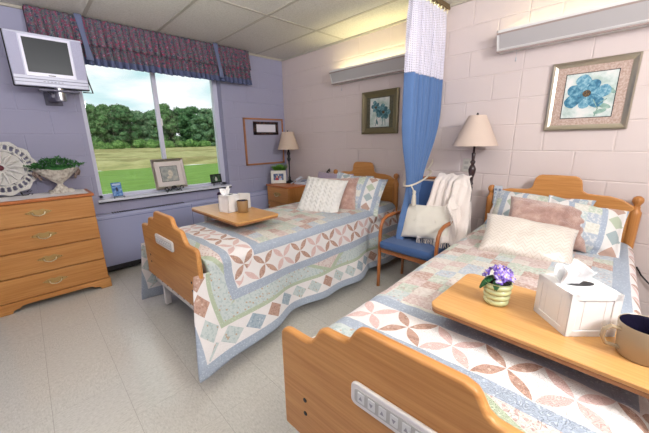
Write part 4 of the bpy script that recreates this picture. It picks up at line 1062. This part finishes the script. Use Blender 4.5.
# card/box behind mug on left table
tag(box('white_card', -.004, .004, -.055, .055, 0, .13, Mat('card_cream', 'D8D4D0', .7), loc=(0, 0, 0)), 'plain pale card standing behind the mug on the far tray table', 'card')
oc = bpy.data.objects['white_card']; oc.location = (-1.57, -1.44, .7655); oc.rotation_euler = (0, 0, R(35))
def violet(parent, base, n, rad, zc, seed, leaves=True):
    r3 = random.Random(seed)
    mv = Mat('violet_petal', '8C6BCB', .6); ob = mv.nt.nodes.new('ShaderNodeObjectInfo'); mv.set('Base Color', mv.ramp(mv.noise(mv.coords(), 55, 2), [(.35, '6A48B4'), (.5, '9478D2'), (.62, 'DCD3F2')]))
    g = MB(); gc = MB()
    for k in range(n):
        a = r3.random()*6.283; q = math.sqrt(r3.random()); c = Vector((q*rad*math.cos(a), q*rad*math.sin(a), zc+rad*.55*(1-q*q)+r3.uniform(-.004, .006)))
        nrm = Vector((math.cos(a)*q, math.sin(a)*q, .7)).normalized(); e1 = nrm.orthogonal().normalized(); e2 = nrm.cross(e1)
        for j in range(5):
            t = j*1.2566+a; d = e1*math.cos(t)+e2*math.sin(t); sd = nrm.cross(d); pr = rad*.36
            vs = [c]+[c+d*pr*(.5+.5*math.cos(w2))*1.0+sd*pr*.42*math.sin(w2)+nrm*.004*math.sin(w2*2+j) for w2 in [(-2.4+4.8*i/8) for i in range(9)]]
            g.add(vs, [(0, i, i+1) for i in range(1, 9)])
        gc.ball(tuple(c+nrm*.002), rad*.055, 6)
    g.build('blossom', mv, parent, solid=.0008, smooth=True, angle=80); gc.build('blossom_centre', Mat('pollen', 'E2C94A', .6), parent)
    ml = paint('violet_leaf', '1F4A2A', '2F6B38', '4C8A4E', 60)
    for k in range(4):
        g = MB(); a = (2.3, 1.2, 3.3, 5.6)[k]
        d = Vector((math.cos(a), math.sin(a), .05)); c = Vector((0, 0, zc-.012))+d*rad*.45; sd = Vector((-math.sin(a), math.cos(a), 0)); L_ = rad*(.85 if k == 0 else .6)
        def fn(u, v, c=c, d=d, sd=sd, L_=L_):
            s_ = (u-.5)*2; return c+d*L_*v+sd*L_*.42*s_*math.sin(math.pi*min(.98, v*.85+.12))**.7+Vector((0, 0, -.012*v*v*4*L_/.05-.004*s_*s_))
        g.grid(7, 8, fn); g.build('leaf', ml, parent, solid=.001)
fp = empty('flower_pot', (-1.728, -3.508, .7352), 0, 'pale green ribbed pot of purple and white violets on the near tray table', 'plant')
g = MB(); pr = [(.036, 0), (.040, .003)]
for k in range(4):
    z0 = .004+k*.0215; r_ = .041+k*.002
    pr += [(r_, z0), (r_+.004, z0+.005), (r_+.0055, z0+.0105), (r_+.004, z0+.016), (r_, z0+.0205)]
pr += [(.050, .091), (.052, .094), (.048, .094), (.046, .08), (.001, .08)]
g.lathe(pr, 40).build('pot', Mat('celadon_glaze', 'CBD3A0', .25, spec=.6), fp, angle=50)
g = MB(); g.lathe([(.001, .082), (.046, .082), (.03, .088), (.001, .09)], 20).build('soil', Mat('soil', '2C2420', .9), fp)
violet(fp, 0, 26, .054, .118, 4)
fp.scale = (.90, .90, .93)
# small dark violet plant behind left tissue box
fp2 = empty('flower_pot', (-1.745, -1.355, .7652), 0, 'small pot of dark purple flowers behind the far tissue box', 'plant')
g = MB(); g.lathe([(.02, 0), (.027, .04), (.029, .055), (.025, .055), (.001, .05)], 24).build('pot', Mat('plum_pot', 'BDB8B4', .4), fp2)
mpl = Mat('plum_flower', '4A2E52', .7); g = MB()
for k in range(26):
    a = rr.random()*6.283; q = rr.random()*.03; g.ball((q*math.cos(a), q*math.sin(a), (.115+rr.uniform(-.02, .03))), .013, 6, (1, 1, .7))
g.tube([(0, 0, .05), (0, 0, .12)], .003, 6); g.build('blossom', mpl, fp2)
# mugs
def mug(x, y, z, rz, r, h, taper, outm, inm, label):
    t = empty('mug', (x, y, z), R(rz), label, 'mug'); rb = r*taper
    g = MB(); g.lathe([(.001, 0), (rb*.92, 0), (rb, .004), (rb+(r-rb)*.5, h*.5), (r, h-.003), (r-.0015, h), (r-.003, h-.0015)], 40, cap=False); g.build('mug_body', outm, t, angle=60)
    g = MB(); g.lathe([(r-.0030, h-.0012), (r-.004, h-.004), (rb-.003, .012), (.001, .008)], 40, cap=False); g.build('mug_inside', inm, t)
    g = MB(); g.tube([(-r*.95, 0, h*.78), (-r-.018, 0, h*.84), (-r-.032, 0, h*.70), (-r-.034, 0, h*.48), (-r-.024, 0, h*.28), (-(r+rb)/2*.96, 0, h*.20)], [(.0045, .008), (.005, .008), (.005, .008), (.005, .008), (.005, .008), (.0045, .008)], 10, flat=(0, 1, 0)).build('mug_handle', outm, t)
mtan = Mat('tan_glaze', 'A8957A', .25, spec=.6); mdkin = Mat('dark_glaze', '1E1A2E', .15, spec=.6)
mug(-1.762, -3.884, .7352, -62, .059, .097, .86, mtan, mdkin, 'tan mug with a dark inside at the right end of the near tray table')
mug(-1.668, -1.580, .7652, -110, .046, .098, .93, Mat('brown_glaze', '94754F', .3, spec=.5), mdkin, 'small brown mug with dark inside on the far tray table')

# ================================================================== CHAIR
ch = empty('armchair', (-.53, -2.54, 0), 0, 'bent wood armchair with blue seat and back between the two beds', 'chair')
for s, yy in ((1, .265), (-1, -.265)):
    a = MB(); w2 = (.019, .013)
    a.tube([(-.195, yy, 0), (-.19, yy, .2), (-.185, yy, .50), (-.175, yy, .575), (-.145, yy, .625), (-.09, yy, .648), (0, yy, .655), (.10, yy, .648), (.20, yy, .640)], (.018, .014), 12, flat=(0, 1, 0)); a.build('arm', chair_wood, ch)
    a = MB(); a.tube([(.185, yy*.93, 0), (.19, yy*.93, .4), (.225, yy*.93, .66), (.29, yy*.93, .955)], (.018, .013), 12, flat=(0, 1, 0)); a.build('back_leg', chair_wood, ch)
g = MB(); g.box(-.19, .19, -.25, -.225, .34, .385); g.box(-.19, .19, .225, .25, .34, .385); g.box(-.195, -.17, -.25, .25, .335, .375); g.box(.17, .195, -.25, .25, .34, .385); g.build('seat_frame', chair_wood, ch, bevel=.004)
mch = fabric('chair_blue', '3F5A88', .7, 350, .06)
g = MB(); g.box(-.235, .19, -.245, .245, .385, .455).build('seat', mch, ch, bevel=.028, seg=4)
T = Matrix.Translation((.215, 0, .70)) @ Matrix.Rotation(R(13), 4, 'Y')
g = MB(); g.box(-.028, .012, -.24, .24, -.22, .255, T).build('backrest', mch, ch, bevel=.02, seg=4)
g = MB(); g.tube([(.283, -.25, .955), (.292, -.12, .972), (.295, 0, .976), (.292, .12, .972), (.283, .25, .955)], (.016, .014), 10).build('top_rail', chair_wood, ch)
pillow('cushion', .42, .31, .12, mcream, face((-.50, -2.60, .63), 8, 24, 3), 'cream cushion with buttons propped on the blue chair seat', 'cushion', seed=21)
cq = bpy.data.objects['cushion']
for bx_ in (-.09, .09): g = MB(); g.ball((bx_, .0, .064), .010, 10, (1, 1, .5)); g.build('button', mcream, cq)
# throw blanket over the chair's back and right side
mth = fabric('throw_cream', 'E5DAD3', .95, 120, .06, .5, .8); 
TH = MB(); nu, nv = 70, 110
def throw(u, v):
    # v: 0 front hem .. 1 rear hem, passing over the chair back top; u across (0 left .. 1 right)
    yl = -2.50-.10*0; s = u
    L = 1.35; d = v*L
    if d < .62: t = d/.62; x = -.46+.185*t+.0; z = .50+.475*t; 
    elif d < .72: t = (d-.62)/.10; a = math.pi*t; x = -.243-.034*math.cos(a)+.0; z = .985+.034*math.sin(a)
    else: t = (d-.72)/(L-.72); x = -.205+.02*t; z = .98-.62*t
    y = -2.53-.33*s
    spread = 1+.25*smoothstep(.62, 0, d)
    y = -2.70-(s-.5)*.27*spread-.02*smoothstep(.62, 0, d)
    if d < .62:
        lift = .028*math.sin(s*21+.6*math.sin(d*6))+.02*math.sin(s*9+1)
        x -= .04+abs(lift)*.9+.02*noise.noise((s*6, d*5, 0)); 
        side = smoothstep(.72, 1.0, s); z -= .06*side
        x -= .04*smoothstep(.35, 0, d)
        y -= .05*side
    else: x += .01*math.sin(s*20); z += .004*math.sin(s*19)
    return (x, y, z+.003*math.sin(s*17+1))
TH.grid(nu, nv, throw)
th = empty('throw_blanket', (0, 0, 0), 0, 'cream fringed throw draped over the back and arm of the blue chair', 'blanket')
TH.build('throw_cloth', mth, th, solid=.008, angle=85)
g = MB()
def drape(u, v):   # part falling over the right arm to the floor side
    d = v*.95; s = u
    x = -.50+.30*s; 
    if d < .14: t = d/.14; y = -2.76-.05*t; z = .80-.08*t+.22*s
    else: t = (d-.14)/.81; y = -2.81-.035*math.sin(min(1, t*3)*1.57)-.03*t; z = .72-.46*t+.22*s*(1-t)
    y -= .018*math.sin(s*24+1.5*t)*(.3+t); x += .03*t*(s-.5)*2-.02*t
    return (x, y, z)
g.grid(60, 50, drape); g.build('throw_side', mth, th, solid=.007, angle=85)
g = MB()
for k in range(44):
    u_ = k/43; p0 = Vector(throw(u_, 0)); g.tube([p0, p0+Vector((-.004, .003*math.sin(k*3), -.02)), p0+Vector((.002*math.sin(k*5), .006*math.sin(k*7), -.045))], .0022, 5)
for k in range(36):
    p0 = Vector(drape(0, k/35*.8)); g.tube([p0, p0+Vector((-.018, .003*math.sin(k*3), -.012)), p0+Vector((-.03, .006*math.sin(k*7), -.03))], .0022, 5)
g.build('fringe', mth, th)

# ================================================================== FLOOR LAMP
fl = empty('floor_lamp', (-.205, -2.825, 0), 0, 'tall dark turned floor lamp with cream shade between chair and right bed', 'lamp')
mdw = Mat('dark_wood', '2E1A1C', .3, spec=.6)
g = MB(); g.lathe([(.12, 0), (.12, .012), (.10, .022), (.04, .035), (.016, .05), (.014, .10), (.013, .70), (.018, .92), (.012, .935), (.020, .95), (.014, .965), (.016, 1.00), (.026, 1.04), (.030, 1.07), (.022, 1.095), (.012, 1.11), (.020, 1.125), (.020, 1.135), (.012, 1.145), (.014, 1.17), (.016, 1.20), (.009, 1.21), (.008, 1.36)], 24).build('lamp_pole', mdw, fl)
g = MB(); g.lathe([(.001, 0), (.014, .0), (.016, .05), (.001, .052)], 12, (0, 0, 1.34)).build('socket', M_brass, fl)
shade(fl, .172, .065, 1.262, 1.50, Mat('floor_shade_cloth', 'CDB9AC', .9, spec=.1))
